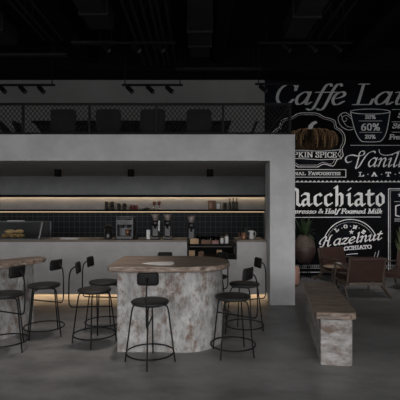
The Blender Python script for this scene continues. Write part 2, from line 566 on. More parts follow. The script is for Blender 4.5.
def office_chair(label, loc):
    o = thing('office_chair', label, 'chair', loc, 0, 'office chairs on the mezzanine')
    rounded_panel(0.465, 0.5, 0.905, 0.06, -0.3, -0.24).build('backrest', M['fabric'], o, bevel=0.012)
    MB().box(-0.25, 0.25, -0.24, 0.24, 0.42, 0.5).build('seat', M['fabric'], o, bevel=0.025)
    for s in (-1, 1):
        MB().tube(cat_rom([(s * 0.27, -0.2, 0.45), (s * 0.29, -0.16, 0.62), (s * 0.29, 0.1, 0.66)]), 0.015, 8).build('armrest', M['steel'], o)
    MB().tube([(0, 0, 0.1), (0, 0, 0.42)], 0.03, 10).build('gas_lift', M['steel'], o)
    b = MB()
    for k in range(5):
        a = 2 * pi * k / 5 + 0.3
        b.bar((0, 0, 0.09), (0.28 * cos(a), 0.28 * sin(a), 0.06), 0.035, 0.03)
    b.build('star_base', M['steel'], o)
    for k in range(5):
        a = 2 * pi * k / 5 + 0.3
        MB().ball((0.28 * cos(a), 0.28 * sin(a), 0.03), 0.03, 0.03, 0.03).build('caster', M['steel'], o)
    return o


CHY = 8.0
oc = None
for i, p in enumerate((63.5, 108.5, 153, 199)):
    lab = ['leftmost', 'second from the left', 'third from the left', 'rightmost'][i] + ' of the dark office chair backs behind the mezzanine mesh'
    loc = (px(p, CHY + -0.27), CHY, ZM)
    if oc is None:
        oc = office_chair(lab, loc)
    else:
        clone(oc, loc, 0, lab)
mt = thing('meeting_table', 'long black meeting table on the mezzanine behind the office chairs', 'table', (px(134, 8.6), 8.6, ZM + 0.003))
MB().box(-2.05, 2.02, -0.27, 0.5, 0.785, 0.825).build('tabletop', M['dark'], mt, bevel=0.006)
mp_ = MB()
for (y0, y1) in ((-0.1, 0.36),):
    vs = [(-1.75, y0, 0.32), (1.9, y0, 0.32), (1.99, y0, 0.785), (-2.02, y0, 0.785), (-1.75, y1, 0.32), (1.9, y1, 0.32), (1.99, y1, 0.785), (-2.02, y1, 0.785)]
    mp_.add(vs, [(0, 1, 2, 3), (7, 6, 5, 4), (0, 4, 5, 1), (1, 5, 6, 2), (2, 6, 7, 3), (3, 7, 4, 0)])
mp_.build('apron', M['dark'], mt)
for s in (-1.5, 1.6):
    MB().box(s - 0.05, s + 0.05, 0.0, 0.26, 0, 0.32).build('leg', M['dark'], mt)


def laptop(p0, p1, ptop, ytop, Y, label, rev=False, m='dark', th=0.04):
    """side-on laptop on the ledge: base from p0 to p1, screen rising from p1 to ptop"""
    x0, x1 = px(p0, Y), px(p1, Y)
    o = thing('laptop', label, 'laptop', ((x0 + x1) / 2, Y, ZT), 0, 'laptops on the mezzanine ledge')
    xc = (x0 + x1) / 2
    lo, hi = min(x0, x1) - xc, max(x0, x1) - xc
    MB().box(lo, hi, -0.14, 0.14, 0, 0.045).build('base', M[m], o, bevel=0.004)
    MB().bar((x1 - xc, 0, 0.03), (px(ptop, Y) - xc, 0, pz(ytop, Y) - ZT), 0.28, th, up=(0, 0, 1)).build('screen', M[m], o, bevel=0.004)
    return o


LY = FY + 0.3
laptop(237, 251, 256, 122.8, LY, 'dark open laptop on the mezzanine ledge beside the mural')
laptop(33, 21, 16, 122.5, LY, 'dark open laptop on the mezzanine ledge by the leftmost railing post')
laptop(18, 11, -2, 121.8, LY + 0.02, 'black open laptop leaning far back at the left edge of the mezzanine', th=0.06)

# ------------------------------------------------------------------ cafe back shelves
def back_shelf(z0, z1, label, low=False):
    o = thing('wall_shelf', label, 'shelf', (0, BW - 0.012, 0), 0)
    MB().box(-5.5, XM - 0.012, -0.29, 0, z0 + 0.022, z1).box(-5.5, XM - 0.012, -0.29, -0.12, z0, z0 + 0.022).build('board', M['shelf'], o)
    if low:
        MB().box(-5.5, XM - 0.014, -0.032, -0.014, z0 - 0.016, z0 + 0.022).build('led_strip', M['ledlow'], o)
    else:
        MB().box(-5.5, XM - 0.014, -0.048, -0.028, z0 + 0.014, z0 + 0.022).build('led_strip', M['led'], o)
    return o


SHY = BW - 0.3
back_shelf(pz(197, SHY), pz(194.8, SHY), 'upper long black wall shelf with warm light strip beneath')
Z2T = pz(209.6, SHY)
back_shelf(pz(211.6, SHY), Z2T, 'lower long black wall shelf carrying cups and bottles above dark tiles', True)
bc = thing('back_counter', 'grey counter along the tiled back wall behind the open rack', 'counter', (0, 9.9, 0))
MB().box(-5.5, XM - 0.02, -0.35, 0.28, 0.0, 0.86).build('body', M['counter'], bc)
MB().box(-5.5, XM - 0.02, -0.37, 0.285, 0.86, 0.89).build('worktop', M['worktop'], bc)

# downlights on the cafe ceiling
DY = 8.55
for i, p in enumerate((58, 131, 210)):
    o = thing('downlight', ['left', 'middle', 'right'][i] + ' black cylinder downlight on the cafe ceiling', 'ceiling light', (px(p, DY), DY, CZ), 0, 'cylinder downlights')
    MB().lathe([(0.0, -0.15), (0.06, -0.15), (0.07, -0.15), (0.07, -0.0)], n=20).build('housing', M['steel'], o)
    MB().lathe([(0.0, -0.153), (0.05, -0.153), (0.05, -0.15)], n=18).build('lamp_glass', M['screen'], o)

# ------------------------------------------------------------------ front bar counter
KY = 7.35
WT = 1.092


def bar_counter(x0, x1, label):
    o = thing('bar_counter', label, 'counter', ((x0 + x1) / 2, KY, 0), 0)
    h = (x1 - x0) / 2
    MB().box(-h, h, 0, 0.75, 0.133, 1.056).box(-h, h, 0, 0.018, 0.116, 0.133).build('body', M['counter'], o)
    MB().box(-h, h, -0.012, 0.76, 1.056, WT).build('worktop', M['worktop'], o, bevel=0.003)
    MB().box(-h, h, 0.09, 0.74, 0, 0.133).build('plinth', M['kick'], o)
    MB().box(-h, h, 0.03, 0.05, 0.125, 0.133).build('led_strip', M['ledkick'], o)
    return o


xa, xb = px(187, KY), px(237, KY)
bar_counter(-5.4, xa, 'long cement bar counter with dark worktop and glowing plinth on the left')
bar_counter(xb, X1 - 0.004, 'short cement bar counter with glowing plinth beside the right column')

rk = thing('open_rack', 'open black metal rack of trays and jars between the two bar counters', 'rack', ((xa + xb) / 2, KY, 0))
hw = (xb - xa) / 2 - 0.004
RZ1, RZ2 = pz(244.2, KY), pz(257.3, KY)
for z, nm in ((RZ1, 'shelf'), (RZ2, 'shelf')):
    MB().box(-hw, hw, 0.02, 0.7, z - 0.04, z).build(nm, M['shelf'], rk)
for sx in (-1, 1):
    for y in (0.035, 0.685):
        MB().box(sx * (hw - 0.015) - 0.014, sx * (hw - 0.015) + 0.014, y - 0.014, y + 0.014, RZ2, RZ1 - 0.04).build('post', M['steel'], rk)
MB().box(-hw, hw, 0.69, 0.7, RZ2, RZ2 + 0.12).build('back_panel', M['shelf'], rk)
lc = thing('bar_counter', 'low cement counter base under the open black rack', 'counter', ((xa + xb) / 2, KY, 0))
MB().box(-hw - 0.002, hw + 0.002, 0, 0.75, 0.133, RZ2 - 0.042).box(-hw - 0.002, hw + 0.002, 0, 0.018, 0.116, 0.133).build('body', M['counter'], lc)
MB().box(-hw - 0.002, hw + 0.002, 0.09, 0.74, 0, 0.133).build('plinth', M['kick'], lc)
MB().box(-hw, hw, 0.03, 0.05, 0.125, 0.133).build('led_strip', M['ledkick'], lc)


def simple(mb, name, m, loc, label, cat, group=None, bevel=0.0, rz=0.0):
    o = mb.build(name, m, loc=loc, bevel=bevel)
    o.rotation_euler.z = rz
    return tag(o, label, cat, group)


# rack contents ---------------------------------------------------------------
def crate(w, d, h, m, name, label, cat, loc, group=None):
    o = thing(name, label, cat, loc, 0, group)
    t = 0.012
    MB().box(-w / 2, w / 2, -d / 2, d / 2, 0, t).box(-w / 2, w / 2, -d / 2, -d / 2 + t, t, h).box(-w / 2, w / 2, d / 2 - t, d / 2, t, h)\
        .box(-w / 2, -w / 2 + t, -d / 2 + t, d / 2 - t, t, h).box(w / 2 - t, w / 2, -d / 2 + t, d / 2 - t, t, h).build('case', m, o)
    MB().box(-w / 2 + t, w / 2 - t, -d / 2 + t, d / 2 - t, t, h * 0.8).build('contents', M['coffee'], o)
    return o


ry = KY + 0.16
crate(0.15, 0.2, 0.085, M['boxwood'], 'wooden_crate', 'small light wooden crate at the left end of the rack top', 'crate', (px(194.5, ry), ry, RZ1))
crate(0.17, 0.22, 0.06, M['carton'], 'serving_tray', 'dark brown tray on the rack top beside the light crate', 'tray', (px(206, ry), ry, RZ1))
crate(0.12, 0.22, 0.05, M['red'], 'serving_tray', 'reddish tray on the rack top left of the white jars', 'tray', (px(215, ry), ry, RZ1))


def jar(x, y, z, r, h, label, group, m=None):
    o = thing('jar', label, 'jar', (x, y, z), 0, group)
    MB().lathe([(0, 0), (r * 0.9, 0), (r, 0.01), (r, h * 0.68), (r * 0.7, h * 0.8), (0, h * 0.8)], n=18).build('body', m or M['white'], o)
    MB().lathe([(0, h * 0.8), (r * 0.75, h * 0.8), (r * 0.75, h), (0, h)], n=18).build('lid', M['carton'], o)
    return o


jar(px(222, ry), ry, RZ1, 0.032, 0.13, 'shorter left white jar with brown lid on the rack top', 'white jars on the rack')
jar(px(226.6, ry + 0.02), ry + 0.02, RZ1, 0.036, 0.17, 'taller right white jar with brown lid on the rack top', 'white jars on the rack')


def tumbler(x, y, z, label, group):
    o = MB().lathe([(0, 0), (0.028, 0), (0.036, 0.11), (0.033, 0.11), (0.026, 0.008), (0, 0.008)], n=16).build('drinking_glass', M['glass'], loc=(x, y, z))
    return tag(o, label, 'glass', group)


gy = KY + 0.5
for i, p in enumerate((198, 202, 206, 210, 214, 218)):
    tumbler(px(p, gy), gy, RZ1, ['first', 'second', 'third', 'fourth', 'fifth', 'sixth', 'seventh'][i] + ' clear drinking glass from the left in the row at the rack back',
            'drinking glasses at the back of the rack')
crate(0.13, 0.2, 0.1, M['boxwood'], 'wooden_crate', 'light wooden crate on the lower rack shelf at left', 'crate', (px(191.6, ry), ry, RZ2))
crate(0.1, 0.2, 0.085, M['carton'], 'wooden_crate', 'darker brown crate beside the light crate on the lower rack shelf', 'crate', (px(201, ry), ry, RZ2))
bx = thing('label_box', 'small orange box with pale label on the lower rack shelf', 'box', (px(219.3, ry), ry, RZ2))
MB().box(-0.045, 0.045, -0.06, 0.06, 0, 0.115).build('carton', M['boxwood'], bx, bevel=0.002)
MB().box(-0.025, 0.025, -0.062, -0.06, 0.03, 0.09).build('label_patch', M['white'], bx)

# worktop items right of the rack --------------------------------------------
ky = KY + 0.25


def kettle(x, label, m):
    o = thing('gooseneck_kettle', label, 'kettle', (x, ky, WT))
    MB().lathe([(0, 0), (0.055, 0), (0.057, 0.012), (0.04, 0.11), (0.035, 0.115), (0, 0.12)], n=20).build('body', m, o)
    MB().ball((0, 0, 0.128), 0.01, 0.01, 0.012, 10, 6).build('lid_knob', M['black'], o)
    MB().tube(cat_rom([(-0.05, 0, 0.025), (-0.085, 0, 0.05), (-0.08, 0, 0.1), (-0.1, 0, 0.118)]), 0.007, 8).build('spout', m, o)
    MB().tube(cat_rom([(0.036, 0, 0.108), (0.075, 0, 0.115), (0.085, 0, 0.07), (0.06, 0, 0.025)]), 0.008, 8).build('handle', M['black'], o)


kettle(px(243.6, ky), 'copper gooseneck kettle on the right bar counter', M['copper'])
o = thing('kettle', 'small black kettle between the copper kettle and the white pitcher', 'kettle', (px(248.8, ky), ky + 0.16, WT))
MB().lathe([(0, 0), (0.045, 0), (0.05, 0.03), (0.04, 0.13), (0, 0.15)], n=18).build('body', M['black'], o)
MB().tube(cat_rom([(-0.04, 0, 0.11), (-0.04, 0, 0.19), (0.04, 0, 0.19), (0.04, 0, 0.11)]), 0.008, 8).build('handle', M['chrome'], o)
o = thing('milk_pitcher', 'white milk pitcher on the right bar counter', 'pitcher', (px(251.6, ky), ky, WT))
MB().lathe([(0, 0), (0.042, 0), (0.046, 0.02), (0.034, 0.1), (0.04, 0.155), (0.036, 0.155), (0.03, 0.1), (0.038, 0.02), (0, 0.012)], n=20).build('body', M['white'], o)
MB().tube(cat_rom([(0.036, 0, 0.135), (0.07, 0, 0.13), (0.075, 0, 0.07), (0.043, 0, 0.04)]), 0.006, 8).build('handle', M['white'], o)
MB().prism([(-0.034, -0.014), (-0.062, 0), (-0.034, 0.014)], 0.13, 0.155).build('spout', M['white'], o)

# worktop items left of the rack ----------------------------------------------
iy = KY + 0.35


def grinder(x, y, label, side=False):
    o = thing('coffee_grinder', label, 'coffee grinder', (x, y, WT), 0, 'coffee grinders on the bar')
    MB().box(-0.075, 0.075, -0.11, 0.11, 0, 0.04).build('base', M['black'], o, bevel=0.008)
    MB().box(-0.06, 0.06, -0.04, 0.11, 0.04, 0.25).build('body', M['black'], o, bevel=0.015)
    MB().lathe([(0.0, 0.25), (0.068, 0.25), (0.072, 0.3), (0.06, 0.34), (0, 0.34)], n=20).build('burr_housing', M['black'], o)
    MB().lathe([(0.03, 0.34), (0.05, 0.36), (0.085, 0.47), (0.08, 0.47), (0.046, 0.365), (0.0, 0.345)], n=20).build('hopper', M['hopper'], o)
    MB().lathe([(0, 0.46), (0.087, 0.463), (0.087, 0.478), (0, 0.482)], n=20).build('hopper_lid', M['black'], o)
    MB().lathe([(0, 0.35), (0.04, 0.362), (0.06, 0.41), (0, 0.42)], n=16).build('beans', M['coffee'], o)
    MB().tube([(0, -0.05, 0.26), (0, -0.1, 0.22), (0, -0.105, 0.19)], 0.02, 10).build('chute', M['chrome'], o)
    MB().bar((-0.03, -0.04, 0.15), (-0.03, -0.13, 0.15), 0.01, 0.012).bar((0.03, -0.04, 0.15), (0.03, -0.13, 0.15), 0.01, 0.012).build('fork', M['chrome'], o)
    if side:
        MB().box(0.062, 0.085, -0.05, 0.03, 0.14, 0.34).build('side_panel', M['white'], o, bevel=0.003)
        MB().box(0.055, 0.062, -0.03, 0.01, 0.18, 0.3).build('side_bracket', M['black'], o)
    return o


grinder(px(155.3, iy), iy, 'tall black coffee grinder with white side panel, left of its twin', True)
grinder(px(167.6, iy), iy, 'tall black coffee grinder standing alone between two others')
# third stands on the rack's left end
g3 = grinder(px(191.4, KY + 0.42), KY + 0.42, 'tall black coffee grinder on the rack top behind the light crate')
g3.location.z = RZ1
g3.scale = (1.0, 1.0, 1.09)
bxw = MB().box(-0.033, 0.033, -0.05, 0.05, 0, 0.17)
simple(bxw, 'napkin_dispenser', M['white'], (px(148.4, iy - 0.1), iy - 0.1, WT), 'upright white napkin box beside the left coffee grinder', 'napkin box', bevel=0.006)


o = thing('espresso_machine', 'chrome espresso machine on the bar between black canister and grinders', 'coffee machine', (px(126, iy), iy, WT))
o.scale = (0.92, 0.92, 0.93)
MB().box(-0.165, 0.165, -0.16, 0.2, 0.0, 0.05).build('drip_base', M['black'], o, bevel=0.006)
MB().box(-0.15, 0.15, -0.15, 0.02, 0.05, 0.058).build('drip_grid', M['chrome'], o)
MB().box(-0.15, 0.15, 0.04, 0.2, 0.05, 0.28).build('back_body', M['chrome'], o, bevel=0.006)
MB().box(-0.16, 0.16, -0.13, 0.2, 0.28, 0.39).build('head', M['chrome'], o, bevel=0.01)
MB().box(-0.13, 0.09, -0.135, -0.13, 0.3, 0.37).build('control_panel', M['screen'], o)
for s in (-1, 1):
    MB().box(s * 0.16 - 0.008, s * 0.16 + 0.008, -0.15, 0.2, 0.05, 0.41).build('side_plate', M['chrome'], o)
for gx in (-0.07, 0.06):
    g = MB().lathe([(0, 0.225), (0.035, 0.225), (0.035, 0.28), (0, 0.28)], c=(gx, -0.06, 0), n=16).build('group_head', M['chrome'], o)
    MB().tube([(gx, -0.08, 0.235), (gx, -0.2, 0.225)], 0.012, 8).build('portafilter_handle', M['black'], g)
MB().tube([(0.135, -0.1, 0.28), (0.138, -0.12, 0.12)], 0.005, 8).build('steam_wand', M['chrome'], o)
r_ = MB().box(-0.16, 0.16, -0.12, 0.19, 0.41, 0.415)
for y in (-0.12, 0.19):
    r_.bar((-0.16, y, 0.445), (0.16, y, 0.445), 0.006, 0.006)
for xq in (-0.155, 0.155):
    for y in (-0.12, 0.19):
        r_.bar((xq, y, 0.41), (xq, y, 0.445), 0.006, 0.006)
r_.box(-0.02, 0.02, 0.1, 0.14, 0.39, 0.41).build('cup_rail', M['chrome'], o)
cpc = MB().lathe([(0, 0), (0.03, 0), (0.045, 0.12), (0.04, 0.12), (0.027, 0.008), (0, 0.008)], n=18).build('copper_cup', M['copper'], loc=(px(127.5, iy - 0.06), iy - 0.07, WT + 0.054))
tag(cpc, 'copper cup standing on the drip tray of the espresso machine', 'cup')
mj = thing('milk_jug', 'small steel milk jug right of the espresso machine', 'jug', (px(136.6, iy), iy, WT))
MB().lathe([(0, 0), (0.035, 0), (0.038, 0.03), (0.028, 0.12), (0.026, 0.12), (0.034, 0.03), (0, 0.01)], n=16).build('body', M['duct'], mj)
MB().tube(cat_rom([(0.028, 0, 0.11), (0.055, 0, 0.1), (0.037, 0, 0.04)]), 0.004, 6).build('handle', M['duct'], mj)
o = thing('black_canister', 'black lidded canister left of the espresso machine', 'canister', (px(108.3, iy), iy, WT))
MB().lathe([(0, 0), (0.075, 0), (0.078, 0.01), (0.073, 0.2), (0, 0.2)], n=24).build('body', M['black'], o)
MB().lathe([(0, 0.2), (0.077, 0.2), (0.075, 0.225), (0.03, 0.235), (0, 0.237)], n=24).build('lid', M['steel'], o)
MB().tube(cat_rom([(-0.04, 0, 0.23), (-0.02, 0, 0.265), (0.02, 0, 0.265), (0.04, 0, 0.23)]), 0.006, 8).build('handle', M['chrome'], o)
tr = thing('white_tray', 'thin white tray lying on the bar counter right of the pastry case', 'tray', (px(69.5, iy - 0.1), iy - 0.1, WT))
MB().box(-0.15, 0.15, -0.05, 0.05, 0, 0.008).build('tray_base', M['white'], tr)
MB().box(-0.155, 0.155, -0.055, -0.05, 0, 0.018).box(-0.155, 0.155, 0.05, 0.055, 0, 0.018).build('rim', M['white'], tr)

# pastry case ------------------------------------------------------------------
PX0, PX1 = -4.3, -2.9
pc = thing('pastry_case', 'glass pastry display case on the left end of the bar counter', 'display case', (PX1, KY + 0.04, WT))
L = PX0 - PX1
MB().box(L, 0, 0.0, 0.6, 0, 0.02).build('tray_deck', M['casegrey'], pc)
MB().box(L, 0, 0.585, 0.6, 0.02, 0.31).build('back_panel', M['casegrey'], pc)
MB().box(L, 0, 0.16, 0.6, 0.31, 0.325).build('top_panel', M['casegrey'], pc)
g = MB()
g.add([(L, 0.005, 0.02), (0, 0.005, 0.02), (0, 0.16, 0.31), (L, 0.16, 0.31), (L, 0.011, 0.02), (0, 0.011, 0.02), (0, 0.166, 0.31), (L, 0.166, 0.31)],
      [(0, 1, 2, 3), (7, 6, 5, 4), (0, 4, 5, 1), (1, 5, 6, 2), (2, 6, 7, 3), (3, 7, 4, 0)])
g.build('front_glass', M['glass'], pc)
g = MB()
e = [(0.02, 0.02), (0.58, 0.02), (0.58, 0.305), (0.172, 0.305)]
g.add([(-0.008, y, z) for y, z in e] + [(-0.002, y, z) for y, z in e], [(3, 2, 1, 0), (4, 5, 6, 7), (0, 1, 5, 4), (1, 2, 6, 5), (2, 3, 7, 6), (3, 0, 4, 7)])
g.build('end_glass', M['glass'], pc)
MB().bar((-0.002, 0.003, 0.02), (-0.002, 0.158, 0.31), 0.016, 0.016).build('edge_trim', M['casetrim'], pc)
MB().box(-0.69, -0.41, 0.24, 0.36, 0.325, 0.343).build('white_sign', M['white'])
so = bpy.data.objects['white_sign']
so.location = (PX1, KY + 0.04, WT)
so.name = 'napkin_stack'
tag(so, 'flat stack of white napkins on top of the pastry case', 'napkins')


def croissant(x, y, z, rz, sc, label):
    mb = MB()
    path, rad = [], []
    for i in range(33):
        t = i / 32
        a = pi * (0.08 + 0.84 * t)
        path.append((0.075 * cos(a), 0.06 * sin(a) - 0.03, 0.034))
        r = 0.034 * sin(pi * (0.06 + 0.88 * t)) ** 0.8
        rad.append(r * (1 + 0.13 * abs(sin(t * pi * 5)) - 0.05))
    mb.tube(path, rad, 12)
    o = mb.build('croissant', M['crust'], loc=(x, y, z))
    o.rotation_euler.z = rz
    o.scale = (sc,) * 3
    return tag(o, label, 'croissant', 'croissants in the pastry case')


pb = WT + 0.02
for p, dy, rz, z, lab in (
        (6.0, 0.13, 1.45, 0, 'front left croissant of the pile in the glass case'),
        (13.8, 0.13, 1.7, 0, 'front middle croissant of the pile in the glass case'),
        (21.6, 0.14, 1.5, 0, 'front right croissant of the pile in the glass case'),
        (8.5, 0.33, 1.3, 0, 'back left croissant of the pile in the glass case'),
        (17.0, 0.33, 1.75, 0, 'back right croissant of the pile in the glass case'),
        (10.0, 0.2, 0.1, 0.079, 'left croissant on top of the pile in the glass case'),
        (19.0, 0.21, -0.15, 0.079, 'right croissant on top of the pile in the glass case')):
    Y = KY + 0.1 + dy
    croissant(px(p, Y), Y, pb + z, rz, 1.1, lab)

# items on the lower wall shelf ---------------------------------------------------
SY = BW - 0.17


def mug(r, h, m, name, label, cat, x, z, group, handle=True):
    o = thing(name, label, cat, (x, SY, z), 0, group)
    MB().lathe([(0, 0), (r * 0.85, 0), (r, h * 0.15), (r, h), (r * 0.9, h), (r * 0.88, h * 0.12), (0, h * 0.08)], n=18).build('cup_body', m, o)
    if handle:
        MB().tube(cat_rom([(r * 0.95, 0, h * 0.8), (r * 1.5, 0, h * 0.75), (r * 1.5, 0, h * 0.3), (r * 0.95, 0, h * 0.22)]), 0.006, 6).build('handle', m, o)
    return o


for i, p in enumerate((106.6, 112.2)):
    for k in range(2):
        mug(0.048, 0.098, M['black'], 'mug', '%s black mug in the %s stack at the left of the wall shelf' % (('lower', 'upper')[k], ('left', 'right')[i]),
            'mug', px(p, SY), Z2T + 0.1 * k, 'stacked black mugs')
for i, p in enumerate((118.8, 124.3)):
    mug(0.045, 0.155, M['black'], 'tall_mug', ('left', 'right')[i] + ' of the two tall black mugs beside the maroon cups', 'mug', px(p, SY), Z2T, 'tall black mugs')
for i, p in enumerate((131.0, 133.8, 136.6)):
    for k in range(2):
        mug(0.032, 0.055, M['red'], 'espresso_cup', '%s maroon espresso cup in the %s stack on the wall shelf' % (('lower', 'upper')[k], ('left', 'middle', 'right')[i]),
            'cup', px(p, SY), Z2T + 0.056 * k, 'maroon espresso cups', handle=False)
o = thing('black_bowl', 'flat black bowl on the wall shelf left of the two stemmed glasses', 'bowl', (px(146.3, SY), SY, Z2T))
MB().lathe([(0, 0), (0.06, 0), (0.09, 0.03), (0.085, 0.034), (0.055, 0.008), (0, 0.008)], n=22).build('bowl_body', M['black'], o)
MB().lathe([(0, 0.03), (0.08, 0.03), (0.02, 0.055), (0.012, 0.062), (0, 0.064)], n=22).build('lid', M['black'], o)
for i, p in enumerate((154.3, 159.2)):
    o = thing('stemmed_glass', ('left', 'right')[i] + ' of the two dark red stemmed glasses on the wall shelf', 'glass', (px(p, SY), SY, Z2T), 0, 'stemmed glasses')
    MB().lathe([(0, 0), (0.035, 0), (0.035, 0.004), (0.005, 0.008), (0.004, 0.1), (0, 0.1)], n=16).build('stem', M['glass'], o)
    MB().lathe([(0, 0.1), (0.012, 0.102), (0.042, 0.14), (0.036, 0.19), (0.033, 0.19), (0.038, 0.14), (0, 0.11)], n=18).build('bowl', M['red'], o)
o = thing('brown_box', 'brown patterned box on the wall shelf at the right', 'box', (px(212, SY), SY, Z2T))
MB().box(-0.09, 0.09, -0.06, 0.06, 0, 0.22).build('carton', M['carton'], o, bevel=0.004)
MB().box(-0.07, 0.0, -0.063, -0.06, 0.03, 0.18).build('label_patch', M['copper'], o)
o = thing('small_frame', 'small white framed card between brown box and black canister', 'card', (px(218.2, SY), SY, Z2T))
MB().box(-0.06, 0.06, -0.02, 0.0, 0, 0.02).box(-0.06, 0.06, -0.02, 0.0, 0.15, 0.17).box(-0.06, -0.04, -0.02, 0, 0.02, 0.15).box(0.04, 0.06, -0.02, 0, 0.02, 0.15).build('frame', M['casegrey'], o)
MB().box(-0.04, 0.04, -0.012, 0.0, 0.02, 0.15).build('card', M['white'], o)
o = thing('shelf_canister', 'squat black canister on the wall shelf left of the bottles', 'canister', (px(225, SY), SY, Z2T))
MB().lathe([(0, 0), (0.048, 0), (0.05, 0.01), (0.05, 0.145), (0, 0.145)], n=20).build('body', M['black'], o)
MB().lathe([(0, 0.145), (0.052, 0.145), (0.05, 0.165), (0, 0.168)], n=20).build('lid', M['steel'], o)
for i, (p, h) in enumerate(((229.8, 0.27), (233.3, 0.28), (236.8, 0.28))):
    o = thing('bottle', ('left', 'middle', 'right')[i] + ' of the three slim black bottles on the wall shelf', 'bottle', (px(p, SY), SY, Z2T), 0, 'black bottles on the wall shelf')
    MB().lathe([(0, 0), (0.034, 0), (0.036, 0.01), (0.036, h * 0.55), (0.03, h * 0.65), (0.012, h * 0.76), (0.012, h * 0.93), (0, h * 0.93)], n=18).build('body', M['black'], o)
    MB().lathe([(0, h * 0.9), (0.015, h * 0.9), (0.015, h), (0, h)], n=14).build('cap', M['steel'], o)

# ------------------------------------------------------------------ bar stools
def make_stool(label):
    o = thing('bar_stool', label, 'bar stool', group='black bar stools')
    SH = 0.665
    MB().lathe([(0, SH - 0.045), (0.17, SH - 0.045), (0.196, SH - 0.036), (0.204, SH - 0.018), (0.197, SH - 0.004), (0.16, SH), (0, SH - 0.002)], n=36).build('seat', M['seat'], o)
    for k in range(4):
        a = k * pi / 2
        d = V((cos(a), sin(a), 0))
        zz = V((0, 0, 1))
        pts = [d * 0.08 + zz * (SH - 0.055), d * 0.155 + zz * (SH - 0.055), d * 0.18 + zz * (SH - 0.066), d * 0.192 + zz * (SH - 0.095), d * 0.2 + zz * (SH - 0.14), d * 0.268 + zz * 0.0]
        MB().tube(pts, 0.0085, 8).build('leg', M['steel'], o)
    rr = 0.268 - 0.068 * 0.11 / (SH - 0.14)
    MB().tube([(rr * cos(2 * pi * i / 40), rr * sin(2 * pi * i / 40), 0.11) for i in range(40)], 0.0085, 8, closed=True).build('footrest_ring', M['steel'], o)
    rod = cat_rom([(0.222, 0, 0.93), (0.25, 0, 0.925), (0.288, 0, 0.88), (0.305, 0, 0.78), (0.308, 0, 0.62), (0.305, 0, 0.5), (0.285, 0, 0.452), (0.24, 0, 0.44), (0.0, 0, 0.44), (-0.208, 0, 0.44)], k=6)
    MB().tube(rod, 0.0085, 8).build('back_rod', M['steel'], o)
    # curved back pad
    mb = MB()
    nu, nv = 14, 8
    w, z0, z1 = 0.112, 0.855, 0.99
    rows = []
    for side in (0, 1):
        for j in range(nv + 1):
            v = j / nv
            for i in range(nu + 1):
                u = -1 + 2 * i / nu
                # rounded corner outline
                zz_ = z0 + (z1 - z0) * v
                e = max(0.0, abs(2 * v - 1) - 0.62) / 0.38
                ww = w * (1 - 0.16 * e ** 2.2)
                y = u * ww
                edge = min(1.0, (1 - abs(u)) * 5, (1 - abs(2 * v - 1)) * 3.2)
                th = 0.006 + 0.009 * max(0.0, edge) ** 0.5
                x = 0.208 - 1.5 * y * y + (th if side else -th) + 0.09 * (zz_ - 0.92)
                rows.append((x, y, zz_))
    n1 = (nu + 1) * (nv + 1)
    fs = []
    for j in range(nv):
        for i in range(nu):
            a = j * (nu + 1) + i
            fs.append((a, a + nu + 1, a + nu + 2, a + 1))
            fs.append((n1 + a, n1 + a + 1, n1 + a + nu + 2, n1 + a + nu + 1))
    rim = [i for i in range(nu + 1)] + [j * (nu + 1) + nu for j in range(1, nv + 1)] + [nv * (nu + 1) + i for i in range(nu - 1, -1, -1)] + [j * (nu + 1) for j in range(nv - 1, 0, -1)]
    for i in range(len(rim)):
        a, b = rim[i], rim[(i + 1) % len(rim)]
        fs.append((a, b, b + n1, a + n1))
    mb.add(rows, fs, True)
    mb.build('backrest', M['pad'], o)
    return o


stools = [
    (-0.535, 4.40, -pi / 2, 'black bar stool in front of the round wood-topped table, its back to the viewer'),
    (-2.04, 5.37, -0.36, 'black bar stool beside the right end of the left bar table'),
    (-2.275, 4.79, -0.42, 'black bar stool cut off by the left edge of the picture'),
    (-1.30, 5.05, pi + 0.1, 'nearer of the two bar stools left of the round table'),
    (-1.31, 5.60, pi - 0.1, 'farther of the two bar stools left of the round table'),
    (0.375, 4.66, -0.6, 'black bar stool nearest the viewer at the right end of the round table'),
    (0.59, 5.45, 0.25, 'black bar stool between the round table and the grey column, second from the front'),
    (0.20, 6.05, 0.75, 'black bar stool mostly hidden behind the right end of the round table'),
    (-0.53, 6.02, pi / 2, 'black bar stool behind the round table, only its back pad showing'),
]
st = None
for x, y, a, lab in stools:
    if st is None:
        st = make_stool(lab)
        st.location = (x, y, 0)
        st.rotation_euler = (0, 0, a)
    else:
        clone(st, (x, y, 0), a, lab)

# ------------------------------------------------------------------ tables and bench
ct = thing('bar_table', 'large rounded bar table with reclaimed wood top on worn plaster base, centre', 'table', (-0.35, 5.2, 0))
cx0, cy0 = -0.35, 5.2
fr, bk = 4.61, 5.74
outl = [(-1.075, 5.70), (-1.08, 5.3), (-1.075, 4.72), (-1.03, 4.625), (-0.7, fr), (-0.4, fr - 0.01), (-0.12, fr)]
outl += cat_rom([(0.0, fr + 0.015), (0.16, 4.69), (0.3, 4.84), (0.375, 5.06), (0.36, 5.3), (0.28, 5.52), (0.12, 5.67), (-0.1, 5.735)], k=4)
outl += [(-0.4, bk), (-0.8, bk), (-1.0, bk)]


def dense(out, step=0.05):
    r = []
    for i, p in enumerate(out):
        q = out[(i + 1) % len(out)]
        n = max(1, int(math.hypot(q[0] - p[0], q[1] - p[1]) / step))
        r += [(p[0] + (q[0] - p[0]) * t / n, p[1] + (q[1] - p[1]) * t / n) for t in range(n)]
    return r


def rel(out, x, y):
    return [(a - x, b - y) for a, b in out]


